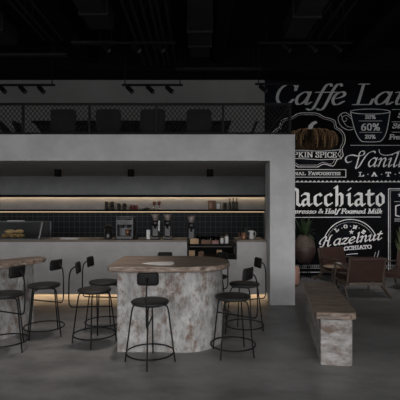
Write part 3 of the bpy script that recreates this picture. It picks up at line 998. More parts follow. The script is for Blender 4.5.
MB().slab(rel(dense(outl), cx0, cy0), 0.926, 0.988, wob=0.012).build('tabletop', M['wood'], ct)
base = [(-0.955, 5.6), (-0.955, 4.72), (-0.93, 4.7), (-0.4, 4.705), (-0.385, 4.69), (-0.31, 4.685), (-0.3, 4.7), (-0.28, 4.69)]
base += cat_rom([(-0.22, 4.68), (-0.06, 4.70), (0.07, 4.775), (0.19, 4.91), (0.27, 5.09), (0.28, 5.27), (0.22, 5.42), (0.05, 5.55)], k=5)
base += [(-0.3, 5.6)]
MB().prism(rel(base, cx0, cy0), 0.0, 0.926, smooth=False).build('base', M['patina'], ct, bevel=0.006)
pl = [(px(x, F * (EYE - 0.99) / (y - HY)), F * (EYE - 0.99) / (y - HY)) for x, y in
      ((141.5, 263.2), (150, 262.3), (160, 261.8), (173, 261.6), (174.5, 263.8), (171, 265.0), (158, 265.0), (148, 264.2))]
MB().prism(rel(pl, cx0, cy0), 0.9865, 0.9905).build('reflection_patch', M['reflection_patch'], ct)['label'] = 'pale patch painted as a light reflection on the wood top'  # thin pale slab added to imitate a bright reflection on the wood

lt = thing('bar_table', 'narrow tall bar table with wood top at the left edge of the picture', 'table', (-2.6, 5.1, 0))
lo_ = cat_rom([(-2.16, 5.76), (-2.135, 5.62), (-2.2, 5.45), (-2.3, 5.24), (-2.47, 4.97), (-2.75, 4.52), (-3.1, 3.96)], k=3) + [(-3.45, 4.2)] + \
    cat_rom([(-3.15, 4.66), (-2.72, 5.33), (-2.42, 5.75), (-2.28, 5.84)], k=3)
MB().slab(rel(dense(lo_), -2.6, 5.1), 0.91, 0.97, wob=0.012).build('tabletop', M['wood'], lt)
lb = [(-2.3, 5.68), (-2.36, 5.45), (-2.52, 5.1), (-2.85, 4.57), (-3.12, 4.13), (-3.36, 4.29), (-3.1, 4.7), (-2.72, 5.28), (-2.46, 5.66)]
MB().prism(rel(lb, -2.6, 5.1), 0, 0.91).build('base', M['patina'], lt, bevel=0.008)

bn = thing('bench', 'long low bench with wood slab seat on worn plaster block', 'bench', (1.418, 4.26, 0), -R(10.3))
slab = [(-0.2, 0), (0.14, 0.0), (0.205, 0.06), (0.222, 0.14), (0.222, 1.9), (-0.222, 1.9), (-0.222, 0.05)]
MB().slab(dense(slab), 0.483, 0.555, wob=0.01).build('seat', M['wood'], bn)
MB().prism([(-0.155, 0.04), (0.13, 0.04), (0.17, 0.07), (0.175, 1.86), (-0.165, 1.86)], 0, 0.483).build('base', M['patina_worn'], bn, bevel=0.008)

# ------------------------------------------------------------------ lounge
def armchair(label, loc, rz):
    """faces -Y"""
    o = thing('lounge_armchair', label, 'armchair', loc, rz, 'brown leather armchairs')
    W = 0.35
    tilt = Matrix.Translation((0, 0.22, 0.3)) @ Matrix.Rotation(-0.3, 4, 'X')
    MB().box(-W + 0.03, W - 0.03, -0.02, 0.075, 0.0, 0.48, tilt).build('back_cushion', M['leather'], o, bevel=0.022)
    MB().box(-W + 0.03, W - 0.03, -0.38, 0.22, 0.28, 0.39, Matrix.Rotation(0.06, 4, 'X')).build('seat_cushion', M['leather'], o, bevel=0.025)
    for s in (-1, 1):
        f = MB().bar((s * W, -0.36, 0.0), (s * W, -0.3, 0.55), 0.03, 0.045, up=(0, 1, 0))
        f.bar((s * W, -0.36, 0.56), (s * W, 0.3, 0.53), 0.045, 0.025)
        f.bar((s * W, -0.32, 0.27), (s * W, 0.28, 0.22), 0.03, 0.045)
        f.build('side_frame', M['chairwood'], o, bevel=0.004)
        MB().bar((s * (W - 0.02), 0.1, 0.27), (s * (W + 0.06), 0.47, 0.0), 0.03, 0.045).build('rear_leg', M['chairwood'], o, bevel=0.004)
        MB().bar((s * (W - 0.015), 0.245, 0.22), (s * (W - 0.015), 0.40, 0.74), 0.03, 0.04).build('back_upright', M['chairwood'], o, bevel=0.004)
    MB().bar((-W + 0.03, 0.3, 0.245), (W - 0.03, 0.3, 0.245), 0.03, 0.06).build('rear_rail', M['chairwood'], o, bevel=0.004)
    MB().bar((-W + 0.03, -0.33, 0.26), (W - 0.03, -0.33, 0.26), 0.03, 0.05).build('front_rail', M['chairwood'], o, bevel=0.004)
    return o


ac = armchair('brown leather armchair with wood frame seen from behind, nearest the viewer', (3.09, 7.98, 0), pi + 0.03)
clone(ac, (px(341, 9.3), 9.3, 0), 0.3, 'brown leather armchair by the mural, left of the round side table')
clone(ac, (px(408, 8.5), 8.5, 0), -0.8, 'brown leather armchair cut off by the right edge of the picture')

tb = thing('side_table', 'small round wooden side table between the armchairs', 'side table', (px(333, 8.62), 8.62, 0))
MB().lathe([(0, 0.43), (0.19, 0.43), (0.2, 0.438), (0.2, 0.455), (0.19, 0.46), (0, 0.46)], n=30).build('tabletop', M['tablewood'], tb)
MB().lathe([(0, 0), (0.13, 0), (0.13, 0.012), (0.03, 0.03), (0.025, 0.06), (0.025, 0.43)], n=22).build('pedestal', M['chairwood'], tb)
cu = thing('coffee_cup', 'white coffee cup on the round side table', 'cup', (px(338, 8.55), 8.55, 0.46))
MB().lathe([(0, 0), (0.03, 0), (0.048, 0.07), (0.044, 0.07), (0.026, 0.008), (0, 0.008)], n=18).build('cup_body', M['white'], cu)
MB().tube(cat_rom([(0.042, 0, 0.06), (0.07, 0, 0.055), (0.065, 0, 0.025), (0.034, 0, 0.015)]), 0.005, 6).build('handle', M['white'], cu)


def blade(mb, base, ang, ln, rise, w, droop):
    d = V((cos(ang), sin(ang), 0))
    sd = V((-sin(ang), cos(ang), 0))
    ps = []
    n = 8
    for i in range(n + 1):
        t = i / n
        p = V(base) + d * (ln * t) + V((0, 0, rise * t - droop * t * t))
        ww = w * sin(pi * (0.12 + 0.86 * t)) + 0.002
        ps.append((p - sd * ww + V((0, 0, 0.12 * ww)), p, p + sd * ww + V((0, 0, 0.12 * ww))))
    vs = [q for r in ps for q in r]
    fs = []
    for i in range(n):
        a = i * 3
        fs += [(a, a + 1, a + 4, a + 3), (a + 1, a + 2, a + 5, a + 4)]
    mb.add(vs, fs, True)


PY = 9.8
pp = thing('potted_plant', 'leafy green plant in a big round brown pot on a stand, beside the column', 'plant', (px(304.5, PY), PY, 0))
pzb, pzt = pz(263, PY), pz(238, PY)
MB().lathe([(0, pzb), (0.12, pzb), (0.215, pzb + 0.1), (0.262, pzb + 0.26), (0.25, pzb + 0.4), (0, pzb + 0.4)], n=30).build('pot', M['pot'], pp)
MB().lathe([(0.249, pzb + 0.4), (0.225, pzb + 0.52), (0.17, pzb + 0.63), (0.13, pzb + 0.68), (0.12, pzb + 0.66), (0.0, pzb + 0.64)], n=30).build('woven_collar', M['weave'], pp)['label'] = 'paler woven collar of the pot'
sb = MB()
for k in range(4):
    a = pi / 4 + k * pi / 2
    sb.tube([(0.1 * cos(a), 0.1 * sin(a), pzb + 0.03), (0.17 * cos(a), 0.17 * sin(a), 0)], 0.01, 6)
sb.tube([(0.12 * cos(2 * pi * i / 20), 0.12 * sin(2 * pi * i / 20), pzb - 0.012) for i in range(20)], 0.01, 6, closed=True)
sb.build('stand', M['steel'], pp)
fl = MB()
for k in range(46):
    a = random.uniform(0, 2 * pi)
    rise = random.uniform(0.1, 0.62)
    blade(fl, (0.06 * cos(a), 0.06 * sin(a), pzb + 0.65), a, random.uniform(0.12, 0.26), rise, random.uniform(0.016, 0.03), random.uniform(0.05, 0.25))
fl.build('foliage', M['leaf'], pp)
PZ = 9.8
p2 = thing('potted_plant', 'pale green plant behind the armchair at the right edge', 'plant', (px(405, PZ), PZ, 0))
MB().lathe([(0, 0), (0.15, 0), (0.2, 0.4), (0.185, 0.4), (0.14, 0.36), (0, 0.36)], n=26).build('pot', M['pot'], p2)
fl = MB()
for k in range(44):
    a = random.uniform(0, 2 * pi)
    blade(fl, (0.04 * cos(a), 0.04 * sin(a), 0.36), a, random.uniform(0.08, 0.28), random.uniform(0.55, 1.0), random.uniform(0.016, 0.03), random.uniform(0.02, 0.2))
fl.build('foliage', M['leafpale'], p2)
pf = thing('pouf', 'tan leather pouf half hidden behind the grey column', 'pouf', (px(291.5, 8.9), 8.9, 0))
MB().lathe([(0, 0.02), (0.15, 0.02), (0.17, 0.05), (0.175, 0.22), (0.17, 0.38), (0.15, 0.41), (0, 0.415)], n=26).build('cushion', M['tan'], pf)
MB().lathe([(0, 0), (0.14, 0), (0.14, 0.02), (0, 0.02)], n=22).build('foot_ring', M['steel'], pf)

# ------------------------------------------------------------------ mural lettering
U = BW / F * 1.0                                      # metres per picture pixel on the back wall
MURY = BW - 0.003


def hull(pts):
    pts = sorted(set((round(a, 5), round(b, 5)) for a, b in pts))
    if len(pts) < 3:
        return pts

    def half(ps):
        h = []
        for p in ps:
            while len(h) >= 2 and (h[-1][0] - h[-2][0]) * (p[1] - h[-2][1]) - (h[-1][1] - h[-2][1]) * (p[0] - h[-2][0]) <= 0:
                h.pop()
            h.append(p)
        return h
    lo, up = half(pts), half(pts[::-1])
    return lo[:-1] + up[:-1]


class Paint:
    """flat painted shapes; u to the right, v down, in units of the wall's own grid"""
    def __init__(s, lift=0.0):
        s.p, s.lift = [], lift

    def poly(s, pts):
        s.p.append(list(pts))

    def stroke(s, pts, w, t=None, ang=0.0, closed=False):
        t = w if t is None else t
        a = R(ang)
        if t == w:
            nib = [(w / 2 * cos(k * pi / 3), w / 2 * sin(k * pi / 3)) for k in range(6)]
        else:
            nib = [(i * w / 2 * cos(a) - j * t / 2 * sin(a), -(i * w / 2 * sin(a) + j * t / 2 * cos(a))) for i in (-1, 1) for j in (-1, 1)]
        q = list(pts) + ([pts[0]] if closed else [])
        for a_, b_ in zip(q[:-1], q[1:]):
            h = hull([(a_[0] + i, a_[1] + j) for i, j in nib] + [(b_[0] + i, b_[1] + j) for i, j in nib])
            if len(h) > 2:
                s.p.append(h)

    def build(s, name, m, parent, label=None):
        mb = MB()
        for k, p in enumerate(s.p):
            y = MURY - s.lift - (k % 7) * 0.00008
            vs = [((a - HX) * U, y, EYE + (HY - b) * U) for a, b in p]
            area = sum(p[i - 1][0] * p[i][1] - p[i][0] * p[i - 1][1] for i in range(len(p)))
            idx = list(range(len(p)))
            mb.add(vs, [tuple(idx[::-1] if area > 0 else idx)])
        o = mb.build(name, m, parent)
        if label:
            o['label'] = label
        return o


# pen-stroke alphabets: cap height 1, x-height .62; '~' strokes are smoothed
LOW = {
    'a': (.6, ['~.46 .5 .38 .61 .25 .6 .1 .42 .07 .2 .15 .02 .28 .03 .4 .2 .46 .4', '~.49 .62 .46 .3 .45 .08 .5 0 .62 .12']),
    'f': (.37, ['~.6 .9 .54 1.0 .42 .97 .33 .7 .25 .2 .18 -.15 .08 -.27 -.06 -.2', '.1 .6 .48 .6']),
    'e': (.5, ['~.08 .28 .3 .34 .43 .46 .4 .58 .28 .62 .12 .5 .06 .25 .14 .03 .28 0 .47 .16']),
    't': (.4, ['~.28 .85 .2 .5 .15 .15 .2 .01 .28 .02 .4 .14', '.06 .6 .42 .6']),
    'n': (.6, ['~.03 .5 .11 .6 .17 .55 .15 .3 .12 0', '~.14 .28 .25 .52 .38 .61 .45 .5 .42 .25 .44 .03 .5 0 .61 .12']),
    'i': (.32, ['~.05 .5 .13 .6 .18 .55 .15 .2 .16 .02 .22 0 .33 .12', '.18 .84 .2 .87']),
    'l': (.32, ['~.13 .95 .2 1 .17 .5 .14 .15 .17 .01 .22 0 .33 .12']),
    'h': (.6, ['~.12 .96 .18 1 .15 .5 .11 0', '~.14 .28 .25 .52 .38 .61 .45 .5 .42 .25 .44 .03 .5 0 .61 .12']),
    'm': (.88, ['~.03 .5 .11 .6 .17 .55 .15 .3 .12 0', '~.14 .28 .25 .52 .36 .61 .42 .5 .4 .2 .4 0', '~.42 .28 .53 .52 .66 .61 .72 .5 .7 .25 .72 .03 .78 0 .88 .12']),
    'o': (.55, ['~.28 .61 .12 .48 .07 .25 .15 .02 .28 .01 .42 .14 .48 .38 .42 .56 .28 .61']),
    's': (.44, ['~.4 .46 .36 .58 .24 .61 .13 .52 .16 .4 .32 .26 .36 .12 .26 0 .12 .03 .06 .16']),
    'p': (.58, ['~.08 .56 .18 .6 .14 .2 .1 -.27', '~.16 .4 .28 .6 .42 .58 .48 .38 .4 .1 .26 0 .15 .1']),
    'r': (.42, ['~.03 .5 .11 .6 .17 .55 .15 .3 .12 0', '~.14 .3 .25 .53 .34 .61 .42 .55']),
    'd': (.6, ['~.46 .5 .38 .61 .25 .6 .1 .42 .07 .2 .15 .02 .28 .03 .4 .2 .46 .4', '~.48 1 .47 .5 .45 .08 .5 0 .62 .12']),
    'k': (.56, ['~.12 .96 .18 1 .15 .5 .11 0', '~.15 .28 .3 .5 .42 .6 .48 .52 .38 .36 .2 .33', '~.22 .34 .34 .2 .4 .02 .54 .1']),
    'z': (.5, ['~.06 .5 .14 .6 .3 .56 .44 .6', '.44 .6 .06 .02', '~.06 .02 .18 .06 .32 0 .48 .1']),
    'u': (.6, ['~.03 .5 .11 .6 .17 .55 .13 .2 .17 .02 .28 .02 .4 .2', '~.47 .62 .43 .25 .45 .05 .5 0 .62 .12']),
    'c': (.48, ['~.42 .48 .38 .6 .26 .6 .11 .42 .06 .2 .15 .02 .28 .0 .46 .16']),
}
CAP = {
    'A': (.78, ['.38 1 .7 0', '.38 1 .1 0', '.2 .36 .55 .36', '.02 0 .22 0', '.56 0 .8 0']),
    'C': (.76, ['~.68 .76 .64 .92 .46 1 .24 .92 .1 .68 .1 .32 .24 .07 .46 0 .62 .1 .7 .26', '.7 .98 .69 .68']),
    'D': (.82, ['.2 0 .2 1', '~.08 1 .35 1 .56 .95 .7 .72 .71 .3 .58 .06 .35 0 .08 0']),
    'E': (.72, ['.2 0 .2 1', '.08 1 .62 1 .63 .76', '.08 0 .62 0 .66 .26', '.2 .52 .46 .52', '.46 .64 .46 .4']),
    'F': (.66, ['.2 0 .2 1', '.08 1 .62 1 .63 .74', '.2 .52 .46 .52', '.46 .64 .46 .4', '.08 0 .34 0']),
    'G': (.82, ['~.68 .76 .64 .92 .46 1 .24 .92 .1 .68 .1 .32 .24 .07 .46 0 .64 .08', '.68 .02 .68 .4', '.54 .4 .8 .4', '.7 .98 .69 .68']),
    'H': (.88, ['.2 0 .2 1', '.68 0 .68 1', '.2 .52 .68 .52', '.06 1 .34 1', '.54 1 .82 1', '.06 0 .34 0', '.54 0 .82 0']),
    'I': (.42, ['.21 0 .21 1', '.07 1 .35 1', '.07 0 .35 0']),
    'K': (.84, ['.2 0 .2 1', '.66 1 .22 .42', '.36 .58 .7 0', '.06 1 .34 1', '.54 1 .8 1', '.06 0 .34 0', '.56 0 .84 0']),
    'L': (.68, ['.2 0 .2 1', '.06 1 .36 1', '.06 0 .6 0 .65 .28']),
    'M': (1.02, ['.16 0 .16 1', '.16 1 .5 .02', '.5 .02 .84 1', '.84 0 .84 1', '.04 1 .18 1', '.82 1 .98 1', '.04 0 .28 0', '.7 0 .98 0']),
    'N': (.88, ['.16 0 .16 1', '.16 1 .7 .02', '.7 0 .7 1', '.03 1 .18 1', '.58 1 .84 1', '.03 0 .3 0']),
    'O': (.86, ['~.42 1 .2 .9 .1 .65 .1 .35 .2 .1 .42 0 .64 .1 .75 .35 .75 .65 .64 .9 .42 1']),
    'P': (.74, ['.2 0 .2 1', '~.08 1 .36 1 .58 .95 .66 .76 .58 .55 .36 .48 .2 .48', '.06 0 .36 0']),
    'R': (.8, ['.2 0 .2 1', '~.08 1 .36 1 .58 .95 .64 .76 .56 .56 .36 .5 .2 .5', '~.42 .5 .56 .36 .62 .08 .78 .02', '.06 0 .34 0']),
    'S': (.64, ['~.52 .78 .46 .95 .3 1 .14 .92 .12 .74 .28 .58 .46 .46 .53 .26 .44 .06 .28 0 .14 .08 .08 .26', '.54 .96 .53 .7', '.07 .04 .08 .3']),
    'T': (.74, ['.37 0 .37 1', '.06 .74 .08 1 .66 1 .68 .74', '.22 0 .52 0']),
    'U': (.84, ['~.2 1 .2 .3 .28 .06 .45 0 .6 .08 .66 .3 .66 1', '.06 1 .34 1', '.54 1 .8 1']),
    'V': (.78, ['.12 1 .42 0', '.42 0 .68 1', '.02 1 .26 1', '.54 1 .8 1']),
    '0': (.7, ['~.34 1 .17 .85 .12 .5 .17 .15 .34 0 .51 .15 .56 .5 .51 .85 .34 1']),
    '6': (.7, ['~.54 .94 .36 .9 .18 .65 .12 .35 .18 .08 .34 0 .5 .08 .56 .3 .48 .54 .34 .58 .18 .48']),
    '2': (.68, ['~.12 .72 .18 .94 .36 1 .52 .88 .5 .66 .3 .36 .1 .03', '.1 .03 .55 .03 .58 .26']),
    '5': (.68, ['.52 1 .18 1 .16 .56', '~.16 .56 .36 .62 .54 .46 .54 .2 .4 .02 .22 0 .1 .12']),
    '%': (.95, ['~.24 1 .12 .9 .1 .72 .16 .56 .27 .54 .36 .64 .37 .84 .24 1', '.72 1 .24 0', '~.7 .46 .58 .38 .56 .2 .62 .02 .73 0 .82 .1 .83 .32 .7 .46']),
    '&': (.9, ['~.8 .5 .6 .16 .36 0 .14 .08 .1 .3 .28 .5 .48 .72 .46 .94 .34 1 .24 .9 .3 .66 .52 .3 .84 .02']),
    '.': (.3, ['.14 .42 .16 .46']),
    ' ': (.36, []),
}
# broken-pen letters
BLK = {
    'l': (.42, ['.1 .95 .2 1.02 .2 .1 .3 0 .36 .08']),
    'a': (.6, ['.12 .56 .22 .66 .42 .62 .42 .1 .5 0 .58 .08', '.42 .38 .18 .3 .13 .1 .22 0 .42 .14']),
    'c': (.52, ['.46 .54 .38 .64 .28 .58 .16 .52 .16 .12 .28 0 .46 .12']),
    'h': (.64, ['.1 .98 .2 1.04 .2 0', '.2 .5 .34 .66 .46 .56 .46 .08 .4 0']),
    'i': (.36, ['.08 .58 .18 .64 .18 .1 .26 0 .34 .08', '.16 .86 .22 .92']),
    't': (.46, ['.08 .62 .42 .62', '.2 .84 .2 .1 .3 0 .42 .1']),
    'o': (.6, ['.3 .66 .15 .52 .15 .12 .3 0 .45 .14 .45 .5 .3 .66']),
    'M': (1.05, ['.2 0 .2 .9 .1 .8', '.2 .9 .34 1 .48 .88 .48 .05', '.48 .88 .64 1 .8 .88 .8 .1 .9 0']),
}
SCR_V = {'V': (.95, ['~-.1 .55 -.25 .66 -.32 .84 -.18 1.02 .1 1.02 .3 .85 .34 .5 .36 .02', '~.36 .02 .55 .3 .72 .75 .86 .98 1.0 .9'])}
SCR_H = {'H': (1.0, ['~-.1 .3 -.2 .45 -.1 .7 .1 .9 .3 .98 .34 .8 .24 .4 .14 .06 0 0 -.1 .08', '~.82 1.05 .7 .95 .62 .5 .6 .1 .7 0 .85 .12', '~.2 .46 .4 .58 .64 .5'])}


def glyphs(font, ch):
    for f in font:
        if ch in f:
            return f[ch]
    return (.4, [])


def word(P, text, font, x0, x1, y, h, w, t, ang, slant=0.0, rot=0.0, small=None, dy=None):
    total, seq = 0.0, []
    for ch in text:
        k = 1.0
        if small and ch.islower():
            ch, k = ch.upper(), small
        adv, st_ = glyphs(font, ch)
        seq.append((total, k, st_))
        total += adv * k
    sx = (x1 - x0) / total
    for off, k, st_ in seq:
        for s_ in st_:
            sm = s_[0] == '~'
            n = [float(q) for q in s_.lstrip('~').split()]
            pts = list(zip(n[::2], n[1::2]))
            if sm:
                pts = cat_rom(pts, k=4)
            out = []
            for a, b in pts:
                u = (off + a * k) * sx + slant * b * k * h
                v = -b * k * h + (dy(u / (x1 - x0)) if dy else 0)
                c_, s2 = cos(rot), sin(rot)
                out.append((x0 + u * c_ + v * s2, y - u * s2 + v * c_))
            P.stroke(out, w, t, ang)


mu = thing('chalk_mural', 'black chalkboard style coffee mural covering the right back wall', 'mural', (0, 0, 0))


def letter(m, *a, lift=0.0, **k):
    P = Paint(lift)
    word(P, *a, **k)
    return P.build('lettering', M[m], mu)


def lines(name, m, strokes, lift=0.0):
    P = Paint(lift)
    for st_ in strokes:
        P.stroke(st_[0], st_[1], closed=len(st_) > 2)
    return P.build(name, M[m], mu)


# wide titles
letter('chalkdim', 'Caffe', (LOW, CAP), 272.5, 343.5, 104.6, 20.5, 2.9, 0.55, 8, 0.3)
letter('chalkdim', 'Latte', (LOW, CAP), 351.5, 431, 104.6, 20.5, 2.9, 0.55, 8, 0.3)
# pumpkin badge
half_ = [(316, 113), (309, 112.8), (303, 112.8), (297, 114), (292, 117), (286, 118.5), (281, 121), (279.5, 127), (275, 130), (271.5, 135), (271, 142), (274, 149), (273, 156), (279, 160),
         (283, 166), (292, 164), (298, 167)]
ringp = cat_rom(half_, k=3) + [(2 * 308 - a, b) for a, b in reversed(cat_rom(half_, k=3))]
lines('badge_outline', 'chalk', [(ringp, 0.7, 1)])
lines('badge_outline', 'chalk', [([(308 + (a - 308) * 0.94, 140 + (b - 140) * 0.93) for a, b in ringp], 0.35, 1)])
PCX, PCY = 313.0, 139.6


def lobe(cx, rx, ry):
    return [(cx + rx * cos(2 * pi * k / 36), PCY + ry * sin(2 * pi * k / 36)) for k in range(36)]


LB = ((295.5, 7.5, 9.0), (330.5, 7.5, 9.0), (301, 8, 10.8), (325, 8, 10.8), (307.5, 7.5, 11.8), (318.5, 7.5, 11.8), (313, 5.2, 12))
P = Paint()
for q in LB:
    P.poly(lobe(*q))
P.build('pumpkin', M['pumpkin'], mu)['label'] = 'brown painted pumpkin'
P = Paint(0.0014)
for cxp, rxp, ryp in LB:
    sgn = (cxp - 313) / 17.5
    for q, a1 in ((0.97, 0.75), (0.8, 0.35), (0.55, 0.0), (0.25, -0.4)):
        ps = []
        for k in range(11):
            a = -1.5 + (a1 + 1.5) * k / 10
            side = 1 if cxp >= 313 else -1
            ps.append((cxp + side * rxp * q * cos(a), PCY + ryp * 0.98 * sin(a)))
        P.stroke(ps, 0.3 + 0.32 * q)
P.stroke([(300 + k * 1.3, 128.9 + 0.3 * (k % 2)) for k in range(21)], 0.6)
P.build('pumpkin_ribs', M['pumpline'], mu)
P = Paint(0.002)
P.poly([(307.8, 129), (308.6, 125.6), (312, 122.2), (315.6, 120.8), (317.4, 122.8), (313.6, 125), (312.2, 129)])
P.build('pumpkin_stem', M['chalk'], mu)
# ribbon
P = Paint(0.0025)
rb = [(283, 151), (300, 150.2), (320, 151.3), (340.5, 149.8), (337.8, 154.5), (341.5, 158.8), (320, 159.8), (300, 158.6), (283, 158.8)]
P.poly(rb)
P.build('ribbon', M['mural'], mu)
lines('ribbon_edge', 'chalk', [(rb, 0.6, 1)], 0.003)
letter('chalk', 'PUMPKIN', (CAP,), 274.5, 313, 157.2, 5.2, 1.05, 0.4, 0, lift=0.003)
letter('chalk', 'SPICE', (CAP,), 315.4, 336.6, 157.4, 5.2, 1.05, 0.4, 0, lift=0.003)
# favourites strip
lines('strip_border', 'chalkdim', [([(283, 177.2), (345.8, 177.2), (345.8, 169.6), (283, 169.6)], 0.8)])
letter('chalkdim', 'Original', (CAP,), 276, 305.5, 175.0, 3.5, 0.9, 0.42, 0, small=0.8)
letter('chalkdim', 'Favourites', (CAP,), 308, 340.5, 175.0, 3.5, 0.9, 0.42, 0, small=0.8)
# cup
P = Paint()
body = [(350.5, 112)] + cat_rom([(350.5, 112), (352.5, 122), (356, 133), (360.5, 140.3), (365, 141.8), (377, 141.8), (382, 140), (386, 133), (388.5, 122), (390, 112)], k=4)
P.poly(body)
P.build('cup_fill', M['cupfill'], mu)
lines('cup_outline', 'chalk', [
    (body[1:], 0.75),
    ([(370.2 + 19.8 * cos(2 * pi * k / 40), 111.6 + 2.5 * sin(2 * pi * k / 40)) for k in range(40)], 0.7, 1),
    (cat_rom([(350.8, 116), (346, 112.8), (341, 114), (338, 119), (341, 126), (348, 130), (353.5, 129)]), 0.6),
    (cat_rom([(351.5, 119), (347, 115.6), (343.5, 116.2), (342, 119.2), (344.5, 121.6), (347, 119.4), (345.5, 118)]), 0.4),
    (cat_rom([(341, 114), (343, 121), (347.5, 126.5), (353, 127.2)]), 0.4)], 0.0012)
letter('chalk', '20%', (CAP,), 364.8, 375.6, 118.8, 3.7, 0.85, 0.4, 0, lift=0.0012)
letter('chalk', '60%', (CAP,), 360.8, 380, 130.4, 6.8, 1.4, 0.5, 0, lift=0.0012)
letter('chalk', '20%', (CAP,), 364.8, 375.6, 138.6, 3.7, 0.85, 0.4, 0, lift=0.0012)
lines('cup_rule', 'chalk', [([(358.8, 121), (382, 121)], 0.45)], 0.0012)
lines('cup_rule', 'chalk', [([(359.5, 132.3), (381.5, 132.3)], 0.45)], 0.0012)
# ingredient list
for yy in (109.5, 121.8, 132.2):
    lines('list_rule', 'chalk', [([(392, yy), (428, yy)], 0.5)])
letter('chalk', 'Steamed', (LOW, CAP), 392.2, 421, 128.2, 4.6, 1.0, 0.45, 10, 0.2)
letter('chalk', 'Fresh', (LOW, CAP), 388.6, 406, 139.2, 4.6, 1.0, 0.45, 10, 0.2)
letter('chalk', 'Shot', (LOW, CAP), 397.6, 412, 117.6, 4.6, 1.0, 0.45, 10, 0.2)
lines('border_rule', 'chalk', [([(350.5, 145.3), (428, 145.3)], 0.5)])
# Vanilla
P = Paint()
P.stroke(cat_rom([(351, 161.5), (347.5, 162.5), (345.5, 160), (347, 156.5), (352, 155), (358, 156), (363, 155), (364.5, 152), (362, 151), (359.5, 153), (358.5, 158), (357, 164), (355.8, 168.3),
                  (359, 166.5), (363, 160), (367, 154.5), (371, 151.8), (374.5, 151.5), (375, 153)]), 1.35, 0.5, 25)
P.build('lettering', M['chalk'], mu)
letter('chalk', 'anilla', (LOW,), 366.8, 411, 166.6, 14.0, 1.5, 0.55, 35, 0.28)
lines('flourish', 'chalk', [(cat_rom([(379, 149.3), (379.8, 153), (384, 155.2), (391, 154.6), (398, 151.8), (406, 148.6)]), 0.7)])
for q, xq in zip('LATTE', (358.6, 371.6, 385.6, 399, 412)):
    letter('chalk', q, (CAP,), xq, xq + 5.2, 176.2, 3.9, 1.1, 0.6, 0)
for xq in (367.6, 381.3, 395):
    lines('dot', 'chalk', [([(xq, 174.3), (xq + 0.4, 174.3)], 0.9)])
# dashed rule
P = Paint()
for k in range(36):
    P.poly([(283 + k * 4.2, 181.9), (285.1 + k * 4.2, 180.5), (287.2 + k * 4.2 - 0.4, 181.9)])
P.stroke([(283, 182.2), (433, 182.2)], 0.3)
P.build('border_rule', M['chalk'], mu)
# Macchiato
letter('chalk', 'M', (BLK,), 275.5, 304.3, 205.6, 17.4, 2.9, 0.9, 38)
letter('chalk', 'acchiato', (BLK,), 299.8, 386.2, 205.6, 18.4, 2.9, 0.9, 38)
letter('chalk', 'Espresso', (LOW, CAP), 285, 316, 213.4, 4.3, 0.95, 0.45, 8, 0.24)
letter('chalk', '&', (CAP,), 318, 323, 213.2, 4.2, 0.95, 0.45, 8, 0.2)
letter('chalk', 'Half', (LOW, CAP), 324.6, 338, 213.4, 4.5, 1.05, 0.45, 8, 0.24)
letter('chalk', 'Foamed', (LOW, CAP), 340.6, 365, 213.4, 4.5, 1.05, 0.45, 8, 0.24)
letter('chalk', 'Milk', (LOW, CAP), 367.6, 381.6, 213.4, 4.5, 1.05, 0.45, 8, 0.24)
lines('border_rule', 'chalk', [([(286, 217.4), (380.5, 217.0)], 0.7)])
# framed panel at the right
lines('panel_frame', 'chalk', [([(433, 188.8), (388.6, 188.8), (388.6, 276)], 1.0)])
lines('panel_frame', 'chalk', [([(433, 190.6), (390.4, 190.6), (390.4, 276)], 0.3)])
lines('panel_rule', 'chalk', [([(394.5, 201.6), (430, 201.6)], 0.5)])
lines('panel_rule', 'chalk', [([(394.5, 221), (430, 221)], 0.5)])
lines('panel_mark', 'chalk', [([(399.4, 205), (395.7, 206), (395.7, 215.5), (399.4, 216.4)], 1.2)])
lines('panel_mark', 'chalkdim', [([(394.8, 219), (404, 219)], 0.8)])


def star(cx, cy, r):
    P = Paint()
    P.poly([(cx + (r if k % 2 == 0 else r * 0.42) * sin(k * pi / 5), cy - (r if k % 2 == 0 else r * 0.42) * cos(k * pi / 5)) for k in range(10)])
    P.build('star', M['chalk'], mu)


star(400, 195, 2.6)
# Hazelnut badge
bcx, bcy = 350.5, 247


def arcp(r, a0, a1, n=30):
    return [(bcx + r * cos(R(a0 + (a1 - a0) * k / n)), bcy - r * sin(R(a0 + (a1 - a0) * k / n))) for k in range(n + 1)]


lines('badge_ring', 'chalk', [(arcp(27.6, 24, 160), 0.85)])
lines('badge_dots', 'chalk', [(arcp(25.0, 26 + k * 3.5, 27.4 + k * 3.5, 1), 0.4) for k in range(37)])
lines('badge_ring', 'chalk', [(arcp(28.5, -8, -62), 0.8)])
lines('badge_ring', 'chalk', [(arcp(25.5, -12, -66), 0.6)])
lines('badge_ring', 'chalk', [(arcp(27, 200, 290), 0.7)])
star(351.4, 232.0, 2.7)
for ch, a in (('L', 128), ('O', 103), ('N', 78), ('E', 53)):
    x, y = arcp(20.5, a, a, 1)[0]
    letter('chalk', ch, (CAP,), x - 1.8, x + 1.8, y + 1.3, 3.0, 1.0, 0.6, 0, rot=R(a - 90))
for a in (115, 90, 66):
    x, y = arcp(20.8, a, a, 1)[0]
    lines('dot', 'chalk', [([(x, y), (x + 0.3, y)], 0.8)])
letter('chalk', 'H', (SCR_H,), 321.0, 332, 247.2, 10.0, 1.5, 0.65, 35, 0.3, rot=R(7))
letter('chalk', 'azelnut', (LOW,), 332.8, 381.5, 245.4, 9.5, 1.55, 0.6, 35, 0.3, rot=R(7))
letter('chalk', 'MACCHIATO', (CAP,), 334.5, 372, 251.6, 3.4, 1.0, 0.55, 0, rot=R(5), dy=lambda q: -5 * q * (1 - q) * 0.35)
lines('underline', 'chalk', [([(346.5, 254.6), (352, 253.9), (357.5, 253.6)], 0.7)])
